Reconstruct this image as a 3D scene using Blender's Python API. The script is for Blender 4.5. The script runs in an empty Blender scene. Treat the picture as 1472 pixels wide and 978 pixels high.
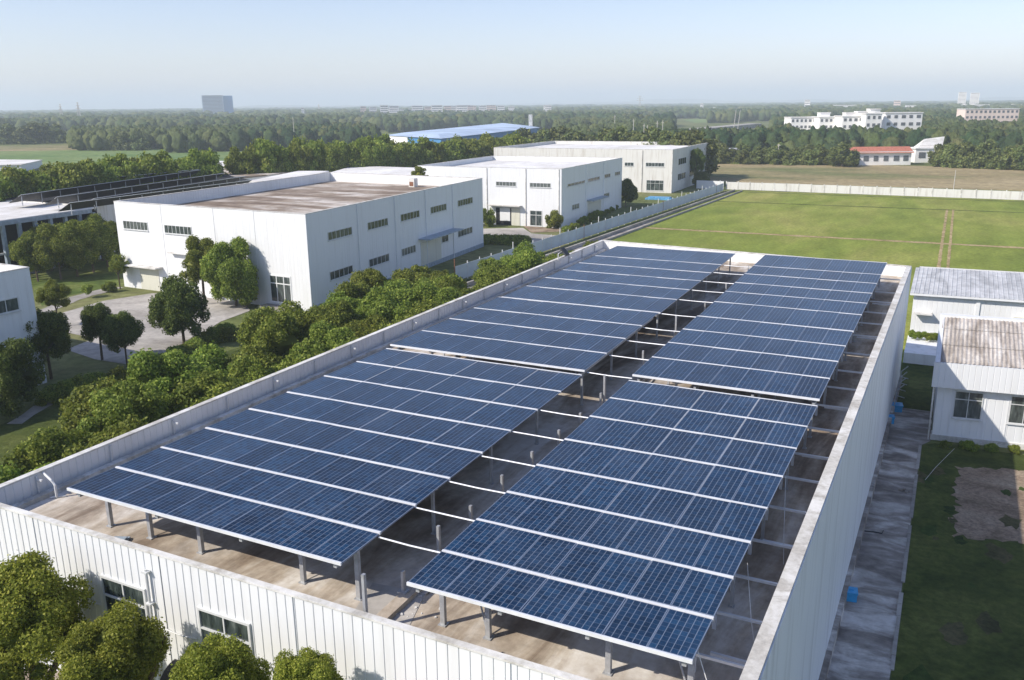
import bpy, math, random
import numpy as np
from mathutils import Vector, Matrix
random.seed(7); RNG = np.random.default_rng(11)
scn = bpy.context.scene
COL = scn.collection
R = math.radians

# ------------------------------------------------------------------ camera
F, PITCH, YAW, ROLL, CH = 1246.17, 0.265484, 0.467662, -0.010065, 21.0
fw = Vector((-math.sin(YAW)*math.cos(PITCH), math.cos(YAW)*math.cos(PITCH), -math.sin(PITCH)))
r0 = Vector((math.cos(YAW), math.sin(YAW), 0)); u0 = r0.cross(fw)
rt = r0*math.cos(ROLL)+u0*math.sin(ROLL); up = -r0*math.sin(ROLL)+u0*math.cos(ROLL)
cam_d = bpy.data.cameras.new('camera'); cam = bpy.data.objects.new('camera', cam_d); COL.objects.link(cam)
m = Matrix(((rt.x, up.x, -fw.x, 0), (rt.y, up.y, -fw.y, 0), (rt.z, up.z, -fw.z, CH), (0, 0, 0, 1)))
cam.matrix_world = m
cam_d.sensor_width = 36; cam_d.lens = 36*F/1472; cam_d.clip_end = 40000; cam_d.clip_start = .5
scn.camera = cam

def ray(x, y):
    return fw*F+rt*(x-736)-up*(y-489)
def at(x, y, z=0.0):
    """surveyed point: where the sight line through photo point (x, y) meets height z"""
    d = ray(x, y); t = (z-CH)/d.z
    return Vector((d.x*t, d.y*t, z))
def atD(x, y, D):
    d = ray(x, y); t = D/math.hypot(d.x, d.y)
    return Vector((d.x*t, d.y*t, CH+d.z*t))

# ------------------------------------------------------------------ mesh builder
class MB:
    def __init__(s): s.v = []; s.f = []; s.m = []; s.uv = {}
    def add(s, vs, fs, mi=0):
        o = len(s.v); s.v += [tuple(v) for v in vs]
        for f in fs: s.f.append(tuple(i+o for i in f)); s.m.append(mi)
        return s
    def quad(s, a, b, c, d, mi=0): return s.add([a, b, c, d], [(0, 1, 2, 3)], mi)
    def box(s, x0, x1, y0, y1, z0, z1, mi=0):
        return s.add([(x0,y0,z0),(x1,y0,z0),(x1,y1,z0),(x0,y1,z0),(x0,y0,z1),(x1,y0,z1),(x1,y1,z1),(x0,y1,z1)],
                     [(3,2,1,0),(4,5,6,7),(0,1,5,4),(1,2,6,5),(2,3,7,6),(3,0,4,7)], mi)
    def obox(s, p, ax, ay, az, mi=0):
        """box from corner p along three edge vectors"""
        p = Vector(p); ax = Vector(ax); ay = Vector(ay); az = Vector(az)
        vs = [p, p+ax, p+ax+ay, p+ay]; vs += [v+az for v in vs]
        fs = [(3,2,1,0),(4,5,6,7),(0,1,5,4),(1,2,6,5),(2,3,7,6),(3,0,4,7)]
        if ax.cross(ay).dot(az) < 0: fs = [tuple(reversed(f)) for f in fs]
        return s.add(vs, fs, mi)
    def prism(s, pts, z0, z1, mi=0, top=None):
        """vertical prism over footprint pts (counter-clockwise)"""
        n = len(pts); vs = [(p[0], p[1], z0) for p in pts]+[(p[0], p[1], z1) for p in pts]
        o = len(s.v); s.v += vs
        s.f.append(tuple(o+i for i in reversed(range(n)))); s.m.append(mi)
        s.f.append(tuple(o+n+i for i in range(n))); s.m.append(mi if top is None else top)
        for i in range(n):
            j = (i+1) % n; s.f.append((o+i, o+j, o+n+j, o+n+i)); s.m.append(mi)
        return s
    def tube(s, pts, rad, n=6, mi=0, cap=True):
        pts = [Vector(p) for p in pts]; rads = rad if isinstance(rad, (list, tuple)) else [rad]*len(pts)
        rings = []; o = len(s.v)
        for i, p in enumerate(pts):
            d = (pts[min(i+1, len(pts)-1)]-pts[max(i-1, 0)]).normalized()
            a = d.orthogonal().normalized() if abs(d.z) > .9 else d.cross(Vector((0, 0, 1))).normalized()
            b = d.cross(a)
            for k in range(n):
                t = 2*math.pi*k/n; s.v.append(tuple(p+(a*math.cos(t)+b*math.sin(t))*rads[i]))
        for i in range(len(pts)-1):
            for k in range(n):
                k2 = (k+1) % n
                s.f.append((o+i*n+k, o+(i+1)*n+k, o+(i+1)*n+k2, o+i*n+k2)); s.m.append(mi)
        if cap:
            s.f.append(tuple(o+k for k in range(n))); s.m.append(mi)
            s.f.append(tuple(o+(len(pts)-1)*n+k for k in reversed(range(n)))); s.m.append(mi)
        return s
    def build(s, name, mats, parent=None, smooth=False):
        me = bpy.data.meshes.new(name); me.from_pydata(s.v, [], s.f)
        if not isinstance(mats, (list, tuple)): mats = [mats]
        for mt in mats: me.materials.append(mt)
        me.polygons.foreach_set('material_index', s.m)
        if smooth: me.polygons.foreach_set('use_smooth', [True]*len(s.f))
        me.update(); o = bpy.data.objects.new(name, me); COL.objects.link(o)
        if parent is not None: o.parent = parent
        return o

def tag(o, label=None, cat=None, group=None, kind=None):
    if label: o['label'] = label
    if cat: o['category'] = cat
    if group: o['group'] = group
    if kind: o['kind'] = kind
    return o
def empty(name, label, cat, loc=(0, 0, 0), rz=0, group=None):
    o = bpy.data.objects.new(name, None); COL.objects.link(o); o.location = loc; o.rotation_euler = (0, 0, rz)
    o.empty_display_size = .3
    return tag(o, label, cat, group)
def off(o, loc):
    """parts are written in world numbers; shift a part so that it sits right under an empty at loc"""
    o.location = (-loc[0], -loc[1], -loc[2]); return o

# ------------------------------------------------------------------ materials
def mat(name, base=(.5,.5,.5), rough=.8, metal=0.0, spec=.3):
    mt = bpy.data.materials.new(name); mt.use_nodes = True; nt = mt.node_tree
    b = nt.nodes['Principled BSDF']; b.inputs['Base Color'].default_value = (*base, 1)
    b.inputs['Roughness'].default_value = rough; b.inputs['Metallic'].default_value = metal
    b.inputs['Specular IOR Level'].default_value = spec
    return mt, nt, b
def N(nt, t, **k):
    n = nt.nodes.new(t)
    for a, v in k.items(): setattr(n, a, v)
    return n
def noise(nt, scale, detail=4, rough=.55, vec=None, dist=0):
    n = N(nt, 'ShaderNodeTexNoise'); n.inputs['Scale'].default_value = scale; n.inputs['Detail'].default_value = detail
    n.inputs['Roughness'].default_value = rough; n.inputs['Distortion'].default_value = dist
    if vec is not None: nt.links.new(vec, n.inputs['Vector'])
    return n.outputs['Fac']
def coords(nt, scale=(1, 1, 1), rot=(0, 0, 0)):
    g = N(nt, 'ShaderNodeNewGeometry')
    mp = N(nt, 'ShaderNodeMapping'); mp.inputs['Scale'].default_value = scale; mp.inputs['Rotation'].default_value = rot
    nt.links.new(g.outputs['Position'], mp.inputs['Vector']); return mp.outputs['Vector']
def ramp(nt, fac, stops):
    r = N(nt, 'ShaderNodeValToRGB'); e = r.color_ramp.elements
    while len(e) < len(stops): e.new(.5)
    for i, (p, c) in enumerate(stops):
        e[i].position = p; e[i].color = (*c, 1) if len(c) == 3 else c
    nt.links.new(fac, r.inputs['Fac']); return r.outputs['Color']
def mix(nt, fac, a, b, mode='MIX'):
    n = N(nt, 'ShaderNodeMix', data_type='RGBA', blend_type=mode)
    for sock, v in ((n.inputs['Factor'], fac), (n.inputs['A'], a), (n.inputs['B'], b)):
        if isinstance(v, (int, float)): sock.default_value = v
        elif isinstance(v, tuple): sock.default_value = (*v, 1)
        else: nt.links.new(v, sock)
    return n.outputs['Result']
def bump(nt, b, h, strength=.3, dist=.05):
    n = N(nt, 'ShaderNodeBump'); n.inputs['Strength'].default_value = strength; n.inputs['Distance'].default_value = dist
    nt.links.new(h, n.inputs['Height']); nt.links.new(n.outputs['Normal'], b.inputs['Normal'])

def white_wall(name, base=(.74,.75,.75), dirt=(.46,.44,.40), amount=.5, streak=(2.2, 2.2, .18)):
    mt, nt, b = mat(name, base, .55, 0, .35)
    f1 = noise(nt, 1.0, 5, .6, coords(nt, streak)); f2 = noise(nt, .35, 4, .6, coords(nt))
    c1 = ramp(nt, f1, [(.50, (0, 0, 0)), (.78, (amount,)*3)])
    c2 = ramp(nt, f2, [(.42, (0, 0, 0)), (.72, (amount*.45,)*3)])
    c = mix(nt, c1, base, dirt); c = mix(nt, c2, c, tuple(x*.86 for x in base))
    nt.links.new(c, b.inputs['Base Color'])
    bump(nt, b, noise(nt, 1.2, 3, .5, coords(nt)), .15, .03)
    return mt
def stained(name, cols, scale=(.25, .07, 1), fine=3.0, rough=.9, cracks=None, rot=(0,0,0)):
    """cols: dark, mid, light"""
    mt, nt, b = mat(name, cols[1], rough, 0, .2)
    a = noise(nt, 1.0, 7, .62, coords(nt, scale, rot), .6); a2 = noise(nt, .16, 5, .6, coords(nt)); a3 = noise(nt, fine, 6, .7, coords(nt))
    c = ramp(nt, a, [(.38, cols[0]), (.50, cols[1]), (.62, cols[2])])
    c = mix(nt, ramp(nt, a2, [(.46, (0, 0, 0)), (.60, (.6,)*3)]), c, cols[0])
    c = mix(nt, .38, c, ramp(nt, a3, [(.32, (.25,.25,.25)), (.68, (.78,.78,.78))]), 'OVERLAY')
    nt.links.new(c, b.inputs['Base Color']); bump(nt, b, a3, .35, .03)
    return mt
def plain(name, base, rough=.7, metal=0, spec=.3, var=.25, scale=2.0):
    mt, nt, b = mat(name, base, rough, metal, spec)
    f = noise(nt, scale, 5, .6, coords(nt))
    c = ramp(nt, f, [(.3, tuple(x*(1-var) for x in base)), (.7, tuple(min(1, x*(1+var)) for x in base))])
    nt.links.new(c, b.inputs['Base Color']); return mt

M = {}
M['wall'] = white_wall('white sheet cladding', amount=.28)
M['wall_side'] = white_wall('white plastered side wall', (.84,.85,.86), (.32,.31,.29), .5, (1.3, 1.3, .12))
M['wall_far'] = white_wall('weathered white cladding', (.66,.65,.61), (.40,.36,.30), .8)
M['cream'] = white_wall('cream shutter', (.62,.61,.52), (.4,.38,.3), .5)
M['lining'] = white_wall('pale blue parapet sheet', (.50,.60,.66), (.30,.33,.34), .5, (1.6, 1.6, .2))
M['coping'] = stained('weathered concrete coping', ((.44,.42,.38), (.62,.61,.57), (.72,.71,.68)), (.9, .9, 1), 6)
M['roof_concrete'] = stained('stained roof screed', ((.22,.17,.125), (.46,.395,.315), (.68,.64,.58)), (.55, .12, 1), 2.2, rot=(0,0,R(-35)))
M['roof_brown'] = stained('brown weathered roof', ((.17,.125,.09), (.32,.26,.20), (.58,.53,.47)), (.07, .28, 1), 1.2, rot=(0,0,R(20)))
M['roof_white'] = stained('white membrane roof', ((.60,.58,.54), (.72,.70,.67), (.80,.79,.77)), (.12, .05, 1), 1.0)
M['roof_grey'] = stained('grey sheet roof', ((.36,.37,.38), (.46,.47,.48), (.55,.56,.57)), (.8, .2, 1), 1.5)
M['roof_tile'] = stained('aged fibre roof', ((.30,.26,.22), (.44,.395,.35), (.60,.56,.51)), (2.2, .25, 1), 3.0)
M['roof_red'] = plain('red roof', (.42,.15,.10), .8, var=.3)
M['roof_blue'] = plain('blue sheet roof', (.45,.55,.68), .5, var=.25, scale=.05)
M['blue_wall'] = plain('blue wall', (.06,.22,.45), .6)
M['concrete'] = stained('yard concrete', ((.27,.25,.225), (.38,.355,.32), (.47,.44,.40)), (.12, .12, 1), 1.5)
M['alley'] = stained('damp alley concrete', ((.18,.155,.135), (.33,.295,.26), (.58,.545,.50)), (.35, .9, 1), 2.0)
M['steel'] = plain('galvanised steel', (.42,.43,.44), .5, .35, .5, .2, 4)
M['modframe'] = plain('dull anodised frame', (.20,.25,.34), .4, .2, .5, .1, 3)
M['alu'] = plain('pale aluminium rail', (.74,.75,.76), .42, .15, .5, .08, 3)
M['dark'] = plain('dark interior', (.02,.02,.022), .9)  # near-black paints the shade of unlit insides; also covers a dark roof
M['brownbox'] = plain('rusty brown', (.20,.09,.05), .8)
M['frame'] = plain('pale window frame', (.60,.61,.60), .5, 0, .4, .1)
M['blueplastic'] = plain('blue plastic', (.03,.32,.62), .4, 0, .5, .15, 6)
M['tarp'] = plain('blue tarpaulin', (.10,.30,.50), .5, 0, .4, .3, 2)
M['bark'] = plain('bark', (.11,.085,.06), .9, 0, .1, .4, 8)
M['pole'] = plain('pale concrete pole', (.50,.47,.42), .8)
M['apt_white'] = plain('pale apartment render', (.84,.82,.78), .8, var=.08, scale=.1)
M['apt_pink'] = plain('pink apartment render', (.74,.60,.52), .8, var=.1, scale=.1)
M['apt_grey'] = plain('blue grey tower cladding', (.40,.46,.54), .5, var=.1, scale=.1)
M['winband'] = plain('dark far windows', (.12,.13,.14), .4)
M['wire'] = plain('dark cable', (.05,.05,.05), .6)
M['canopy'] = plain('blue grey canopy', (.30,.36,.42), .5)

def glass_mat():
    mt, nt, b = mat('window glass', (.05,.07,.065), .12, 0, .6)
    f = noise(nt, 1.6, 4, .6, coords(nt, (2.5, 2.5, .6)))
    c = ramp(nt, f, [(.4, (.018,.026,.026)), (.6, (.07,.09,.085)), (.75, (.20,.22,.20))]); oi = N(nt, 'ShaderNodeObjectInfo')
    c = mix(nt, ramp(nt, oi.outputs['Random'], [(.45, (0,)*3), (1, (.5,)*3)]), c, (.26,.28,.26)); nt.links.new(c, b.inputs['Base Color'])
    return mt
M['glass'] = glass_mat()

def grass(name, cols, scale=.05, fine=1.6, stretch=(1, 1, 1)):
    mt, nt, b = mat(name, cols[1], .95, 0, .1)
    v = coords(nt, stretch)
    a = noise(nt, scale, 7, .6, v, .4); f = noise(nt, fine, 6, .72, coords(nt)); f2 = noise(nt, scale*6, 5, .65, v)
    c = ramp(nt, a, [(.33, cols[0]), (.5, cols[1]), (.68, cols[2])])
    c = mix(nt, .45, c, ramp(nt, f2, [(.3, (.28,.28,.28)), (.7, (.74,.74,.74))]), 'OVERLAY')
    c = mix(nt, .6, c, ramp(nt, f, [(.3, (.2,.2,.2)), (.7, (.82,.82,.82))]), 'OVERLAY')
    nt.links.new(c, b.inputs['Base Color']); bump(nt, b, f, .8, .12)
    return mt
M['ground'] = grass('rough land', ((.08,.10,.035), (.13,.15,.05), (.20,.19,.09)), .03, .8)
M['field'] = grass('rice field', ((.13,.175,.032), (.20,.235,.045), (.30,.285,.085)), .045, 2.0, (1, .35, 1))
M['field_far'] = grass('far green field', ((.10,.17,.05), (.15,.21,.07), (.20,.24,.09)), .02, .4)
M['dry'] = grass('dry field', ((.15,.16,.065), (.28,.225,.12), (.36,.29,.17)), .02, .5, (.5, 1.5, 1))
M['verge'] = grass('verge', ((.06,.09,.02), (.10,.135,.03), (.15,.17,.05)), .2, 1.0)
M['lawn'] = grass('lawn', ((.035,.05,.013), (.07,.09,.022), (.11,.125,.035)), .22, 3.0)
M['lawn_d'] = grass('worn lawn', ((.05,.05,.02), (.09,.085,.04), (.14,.12,.06)), .4, 4.0)
M['verge_d'] = grass('tufted lawn', ((.02,.035,.01), (.04,.065,.015), (.07,.10,.025)), .4, 4.0)
M['patch'] = grass('bare garden soil', ((.17,.125,.085), (.28,.21,.15), (.36,.29,.21)), .5, 5.0)
M['bund'] = grass('tan bund', ((.22,.18,.08), (.36,.27,.14), (.42,.33,.19)), .4, 2.5)
M['bund_g'] = grass('dark bund', ((.05,.08,.02), (.09,.12,.03), (.2,.17,.08)), .4, 2.5)

def leaf(name, dark, midc, light, trans=.38):
    mt = bpy.data.materials.new(name); mt.use_nodes = True; nt = mt.node_tree
    b = nt.nodes['Principled BSDF']; out = nt.nodes['Material Output']
    b.inputs['Roughness'].default_value = .6; b.inputs['Specular IOR Level'].default_value = .22
    g = N(nt, 'ShaderNodeNewGeometry'); oi = N(nt, 'ShaderNodeObjectInfo')
    c = ramp(nt, g.outputs['Random Per Island'], [(0, dark), (.5, midc), (1, light)])
    f = noise(nt, .45, 3, .5, g.outputs['Position'])
    c = mix(nt, ramp(nt, f, [(.35, (0,)*3), (.65, (.6,)*3)]), c, tuple(x*.55 for x in midc))
    hs = N(nt, 'ShaderNodeHueSaturation'); nt.links.new(c, hs.inputs['Color'])
    mr = N(nt, 'ShaderNodeMapRange'); mr.inputs['To Min'].default_value = .8; mr.inputs['To Max'].default_value = 1.2
    nt.links.new(oi.outputs['Random'], mr.inputs['Value']); nt.links.new(mr.outputs['Result'], hs.inputs['Value'])
    mr2 = N(nt, 'ShaderNodeMapRange'); mr2.inputs['To Min'].default_value = .485; mr2.inputs['To Max'].default_value = .515
    nt.links.new(oi.outputs['Random'], mr2.inputs['Value']); nt.links.new(mr2.outputs['Result'], hs.inputs['Hue'])
    nt.links.new(hs.outputs['Color'], b.inputs['Base Color'])
    tr = N(nt, 'ShaderNodeBsdfTranslucent'); nt.links.new(hs.outputs['Color'], tr.inputs['Color'])
    ms = N(nt, 'ShaderNodeMixShader'); ms.inputs[0].default_value = trans
    nt.links.new(b.outputs[0], ms.inputs[1]); nt.links.new(tr.outputs[0], ms.inputs[2]); nt.links.new(ms.outputs[0], out.inputs['Surface'])
    return mt
M['leaf'] = leaf('olive leaves', (.08,.125,.016), (.215,.28,.04), (.42,.45,.085))
M['leaf_y'] = leaf('bright leaves', (.12,.16,.015), (.28,.32,.04), (.50,.50,.09))
M['leaf_d'] = leaf('deep green leaves', (.05,.085,.018), (.13,.18,.035), (.24,.29,.06))
M['leaf_f'] = leaf('far leaves', (.06,.09,.025), (.125,.155,.04), (.21,.22,.06), .1)

def forest_mat():
    mt, nt, b = mat('forest', (.05,.08,.03), .9, 0, .1)
    g = N(nt, 'ShaderNodeNewGeometry')
    c = ramp(nt, g.outputs['Random Per Island'], [(0, (.02,.045,.02)), (.4, (.04,.075,.03)), (.8, (.075,.105,.035)), (1, (.13,.13,.05))])
    f = noise(nt, .5, 5, .7, g.outputs['Position'])
    c = mix(nt, .8, c, ramp(nt, f, [(.3, (.15,.15,.15)), (.7, (.85,.85,.85))]), 'OVERLAY')
    c = mix(nt, ramp(nt, noise(nt, .006, 3, .6, g.outputs['Position']), [(.42, (0,)*3), (.62, (.75,)*3)]), c, (.125,.145,.055))
    nt.links.new(c, b.inputs['Base Color']); bump(nt, b, f, 1.0, 1.5)
    return mt
M['forest'] = forest_mat()

def panel_mat():
    mt, nt, b = mat('photovoltaic cells', (.02,.04,.12), .30, 0, .12)
    uv = N(nt, 'ShaderNodeUVMap'); sp = N(nt, 'ShaderNodeSeparateXYZ'); nt.links.new(uv.outputs['UV'], sp.inputs[0])
    def line(sock, w):
        fr = N(nt, 'ShaderNodeMath', operation='FRACT'); nt.links.new(sock, fr.inputs[0])
        a = N(nt, 'ShaderNodeMath', operation='SUBTRACT'); nt.links.new(fr.outputs[0], a.inputs[0]); a.inputs[1].default_value = .5
        ab = N(nt, 'ShaderNodeMath', operation='ABSOLUTE'); nt.links.new(a.outputs[0], ab.inputs[0])
        g = N(nt, 'ShaderNodeMath', operation='GREATER_THAN'); nt.links.new(ab.outputs[0], g.inputs[0]); g.inputs[1].default_value = .5-w
        return g.outputs[0]
    lu = line(sp.outputs['X'], .06); lv = line(sp.outputs['Y'], .045)
    # cell-to-cell tint of the crystalline wafers
    fl = N(nt, 'ShaderNodeVectorMath', operation='FLOOR'); nt.links.new(uv.outputs['UV'], fl.inputs[0])
    oi = N(nt, 'ShaderNodeObjectInfo'); ad = N(nt, 'ShaderNodeVectorMath', operation='ADD')
    nt.links.new(fl.outputs[0], ad.inputs[0]); nt.links.new(oi.outputs['Random'], ad.inputs[1])
    wn = N(nt, 'ShaderNodeTexWhiteNoise', noise_dimensions='3D'); nt.links.new(ad.outputs[0], wn.inputs['Vector'])
    cell = ramp(nt, wn.outputs['Value'], [(0, (.003,.015,.042)), (.55, (.005,.025,.068)), (1, (.009,.042,.102))])
    mod = ramp(nt, oi.outputs['Random'], [(0, (.68,.70,.74)), (1, (1.25,1.22,1.18))])
    cell = mix(nt, 1.0, cell, mod, 'MULTIPLY')
    v1 = N(nt, 'ShaderNodeTexVoronoi'); v1.inputs['Scale'].default_value = 22; nt.links.new(coords(nt), v1.inputs['Vector'])
    cell = mix(nt, .35, cell, ramp(nt, v1.outputs['Distance'], [(0, (.75,.75,.75)), (.6, (.25,.25,.25))]), 'OVERLAY')
    dust = ramp(nt, noise(nt, .6, 5, .65, coords(nt, (1, .5, 1))), [(.45, (0,)*3), (.8, (.26,)*3)])
    cell = mix(nt, dust, cell, (.10,.15,.24))
    cell = mix(nt, ramp(nt, noise(nt, .09, 3, .5, coords(nt)), [(.4, (0,)*3), (.7, (.22,)*3)]), cell, (.035,.075,.14))
    a1 = N(nt, 'ShaderNodeMath', operation='MULTIPLY'); nt.links.new(lu, a1.inputs[0]); a1.inputs[1].default_value = .30
    a2 = N(nt, 'ShaderNodeMath', operation='MULTIPLY'); nt.links.new(lv, a2.inputs[0]); a2.inputs[1].default_value = .12
    mx = N(nt, 'ShaderNodeMath', operation='MAXIMUM'); nt.links.new(a1.outputs[0], mx.inputs[0]); nt.links.new(a2.outputs[0], mx.inputs[1])
    c = mix(nt, mx.outputs[0], cell, (.42,.48,.58))
    nt.links.new(c, b.inputs['Base Color'])
    return mt
M['panel'] = panel_mat()

# ------------------------------------------------------------------ ground and setting
def sheet(name, pts, z, m_, kind='structure', sub=0):
    b = MB(); b.add([(p[0], p[1], z) for p in pts], [tuple(range(len(pts)))])
    o = b.build(name, m_); tag(o, kind=kind)
    if o.data.polygons[0].normal.z < 0: o.data.flip_normals()
    return o
G = 15000
sheet('ground', [(-G,-G),(G,-G),(G,G),(-G,G)], 0, M['ground'])
sheet('rice_field', [(-46.5,72),(-47.6,124),(-49.4,200),(-48.6,217),(260,213),(260,60),(40,60),(10,84),(-2,84),(-2,72)], .03, M['field'])
sheet('grass_strip', [(-47,219),(-60,240),(500,236),(500,215)], .03, M['verge'])
sheet('dry_field', [(-60,238),(-100,312),(-60,322),(600,312),(600,234)], .02, M['dry'])
sheet('far_field', [at(-60,243),at(60,242),at(300,238),at(480,222),at(420,212),at(100,214),at(-60,216)], .05, M['field_far'])
sheet('dry_strip', [at(180,214),at(470,217),at(440,207),at(190,208)], .10, M['dry'])
sheet('dry_strip', [at(-60,219),at(110,216),at(160,209),at(-60,211)], .10, M['dry'])
def strip(name, pts, w, z, m_):
    """ribbon of width w along pts with an uneven edge"""
    b = MB(); prev = None; P = [Vector((p[0], p[1], 0)) for p in pts]
    fine = []
    for a, c in zip(P[:-1], P[1:]):
        n = max(2, int((c-a).length/1.2))
        for i in range(n): fine.append(a.lerp(c, i/n))
    fine.append(P[-1])
    for i, p in enumerate(fine):
        d = (fine[min(i+1, len(fine)-1)]-fine[max(i-1, 0)]).normalized(); n = Vector((-d.y, d.x, 0))
        l = p+n*w*(.5+random.uniform(-.12,.12)); r = p-n*w*(.5+random.uniform(-.12,.12))
        b.v += [(l.x, l.y, z), (r.x, r.y, z)]
        if i: k = 2*i; b.f.append((k-2, k-1, k+1, k)); b.m.append(0)
    o = b.build(name, m_); tag(o, kind='structure')
    if o.data.polygons[0].normal.z < 0: o.data.flip_normals()
    return o
strip('field_path', [(-47,145),(10,145.7),(200,138)], 1.5, .055, M['bund'])
strip('field_path', [(-.5,96),(-.5,193)], .42, .06, M['bund'])
strip('field_path', [(.6,96),(.6,193)], .38, .06, M['bund'])
strip('field_bund', [(-49,191),(14,192.5),(200,190)], .9, .06, M['bund_g'])
strip('field_bund', [(-49,214),(260,211)], 1.2, .06, M['bund_g'])
# left yard
sheet('lawn', [(-58,8),(-27.5,8),(-27.8,100),(-52,100),(-56,60)], .008, M['lawn'])  # dark grass colour paints in the shade on the ground around the belt
sheet('concrete_yard', [at(*q) for q in [(219,422),(149,433),(90,450),(98,479),(136,487),(95,503),(136,517),(187,525),(263,498),(317,463),(360,447),(350,436),(300,426)]], .03, M['concrete'])
strip('footpath', [at(55,452),at(101,431),at(168,413)], 1.9, .025, M['concrete'])
strip('footpath', [at(20,398),at(60,388),at(110,378),at(160,366)], 1.8, .025, M['concrete'])
strip('footpath', [at(20,610),at(60,585),at(110,562),at(150,545)], 1.1, .025, M['concrete'])
sheet('lawn', [at(*q) for q in [(40,400),(160,372),(172,410),(100,425),(60,440)]], .015, M['verge'])
sheet('access_road', [at(*q) for q in [(640,330),(752,328),(764,336),(814,340),(794,348),(783,355),(755,351),(752,345),(695,339),(640,345)]], .03, M['concrete'])
sheet('apron', [at(*q) for q in [(752,325),(815,330),(812,333),(764,335)]], .035, M['patch'])
# right side
sheet('alley', [(-2.5,14),(-.5,14),(-.1,31),(0,57),(.5,58),(.4,75.9),(-2.3,75.9)], .03, M['alley'])
sheet('garden_lawn', [(-.1,14),(.05,57.2),(.8,57.8),(40,59.5),(40,14)], .012, M['lawn'])
bp = []; cs_ = [(1.95,44.6),(2.0,54.3),(12,57.0),(12,47.3)]
for i in range(4):
    a_, c_ = Vector(cs_[i]), Vector(cs_[(i+1) % 4])
    for k in range(40): q_ = a_.lerp(c_, k/40); bp.append((q_.x+random.gauss(0,.13), q_.y+random.gauss(0,.13)))
sheet('bare_patch', bp, .02, M['patch'])
for k in range(26):
    cx_, cy_, r_ = (random.uniform(-.0,6), random.uniform(30,56), random.uniform(.15,.7))
    sheet('bare_patch', [(cx_+r_*random.uniform(.5,1.2)*math.cos(t*.5236), cy_+1.6*r_*random.uniform(.5,1.2)*math.sin(t*.5236)) for t in range(12)], .018+.0004*k, M['lawn_d'] if k % 2 else M['verge_d'])
sheet('lawn', [(-2.3,64),(.4,64),(.4,75.9),(-2.3,75.9)], .045, M['lawn'])
b = MB(); b.box(-2.1,.45,76,82,0,.9); tag(b.build('terrace', M['wall_side']), 'raised white plinth between the panel building and the low grey-roofed hall', 'plinth')
b = MB()
for i in range(43):
    if i%7!=3: b.box(-.14+random.uniform(-.02,.02),.0+i*.001,14+i,14.97+i,0,.05+random.uniform(0,.03))
tag(b.build('kerb', M['concrete']), kind='structure')

for i_, (pq, m_) in enumerate((([(560,176),(760,170),(800,173),(640,181)],'field_far'),([(300,172),(420,169),(440,172),(330,176)],'dry'),([(980,172),(1120,167),(1130,171),(1000,177)],'field_far'),([(40,170),(170,167),(190,170),(60,174)],'field_far'),([(850,164),(960,162),(970,165),(860,168)],'dry'),([(1330,170),(1400,168),(1410,172),(1340,175)],'field_far'))):
    sheet('far_field', [at(*q) for q in pq], .1+.02*i_, M[m_])
# hills on the horizon
def hills():
    b = MB(); nx = 160
    for (D, a0, a1, h, ph) in ((7500, -40, 20, 38, 0), (9500, -15, 60, 70, 2.0)):
        o = len(b.v)
        for i in range(nx+1):
            a = math.radians(a0+(a1-a0)*i/nx)-YAW*0
            px = math.sin(a-YAW+math.radians(0)); 
            dirx, diry = math.sin(a-YAW), math.cos(a-YAW)
            e = max(0, math.sin(math.pi*i/nx))**.6
            hh = h*e*(.55+.25*math.sin(i*.11+ph)+.15*math.sin(i*.31+ph*2)+.06*math.sin(i*.9))
            for (k, zz) in ((0, -2), (.5, hh*.8), (1, hh), (1.6, hh*.8), (2.4, -2)):
                dd = D+k*500; b.v.append((dirx*dd, diry*dd, zz))
        for i in range(nx):
            for k in range(4):
                p = o+i*5+k; b.f.append((p, p+5, p+6, p+1)); b.m.append(0)
    tag(b.build('hills', M['forest'], smooth=True), kind='structure')
hills()

# ------------------------------------------------------------------ building helpers
def ribbed(b, p0, p1, z0, z1, step=.33, depth=.03, groove=.06, mi=0):
    """outer skin of a sheet-metal wall, seen with p0 on the left: flat pans and narrow vertical grooves"""
    p0 = Vector((p0[0], p0[1], 0)); p1 = Vector((p1[0], p1[1], 0)); L = (p1-p0).length; d = (p1-p0)/L; n = Vector((d.y, -d.x, 0))
    k = max(1, round(L/step)); s = L/k; pr = [(0, 0)]
    for i in range(k):
        a = i*s
        pr += [(a+s-groove, 0), (a+s-groove*.7, -depth), (a+s-groove*.3, -depth), (a+s, 0)]
    o = len(b.v)
    for (u, q) in pr:
        P = p0+d*u+n*q; b.v += [(P.x, P.y, z0), (P.x, P.y, z1)]
    for i in range(len(pr)-1):
        b.f.append((o+2*i, o+2*i+2, o+2*i+3, o+2*i+1)); b.m.append(mi)
def inset(fp, t):
    """move every edge of a CCW footprint inwards by t (one number, or one per edge)"""
    n = len(fp); out = []
    if not isinstance(t, (list, tuple)): t = [t]*n
    L = []
    for i in range(n):
        a = Vector((fp[i][0], fp[i][1])); c = Vector((fp[(i+1) % n][0], fp[(i+1) % n][1])); d = (c-a).normalized()
        nn = Vector((-d.y, d.x)); L.append((a+nn*t[i], d))
    for i in range(n):
        (a, d), (c, e) = L[i-1], L[i]
        den = d.x*e.y-d.y*e.x; w = c-a; s = (w.x*e.y-w.y*e.x)/den; out.append((a.x+d.x*s, a.y+d.y*s))
    return out
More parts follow.
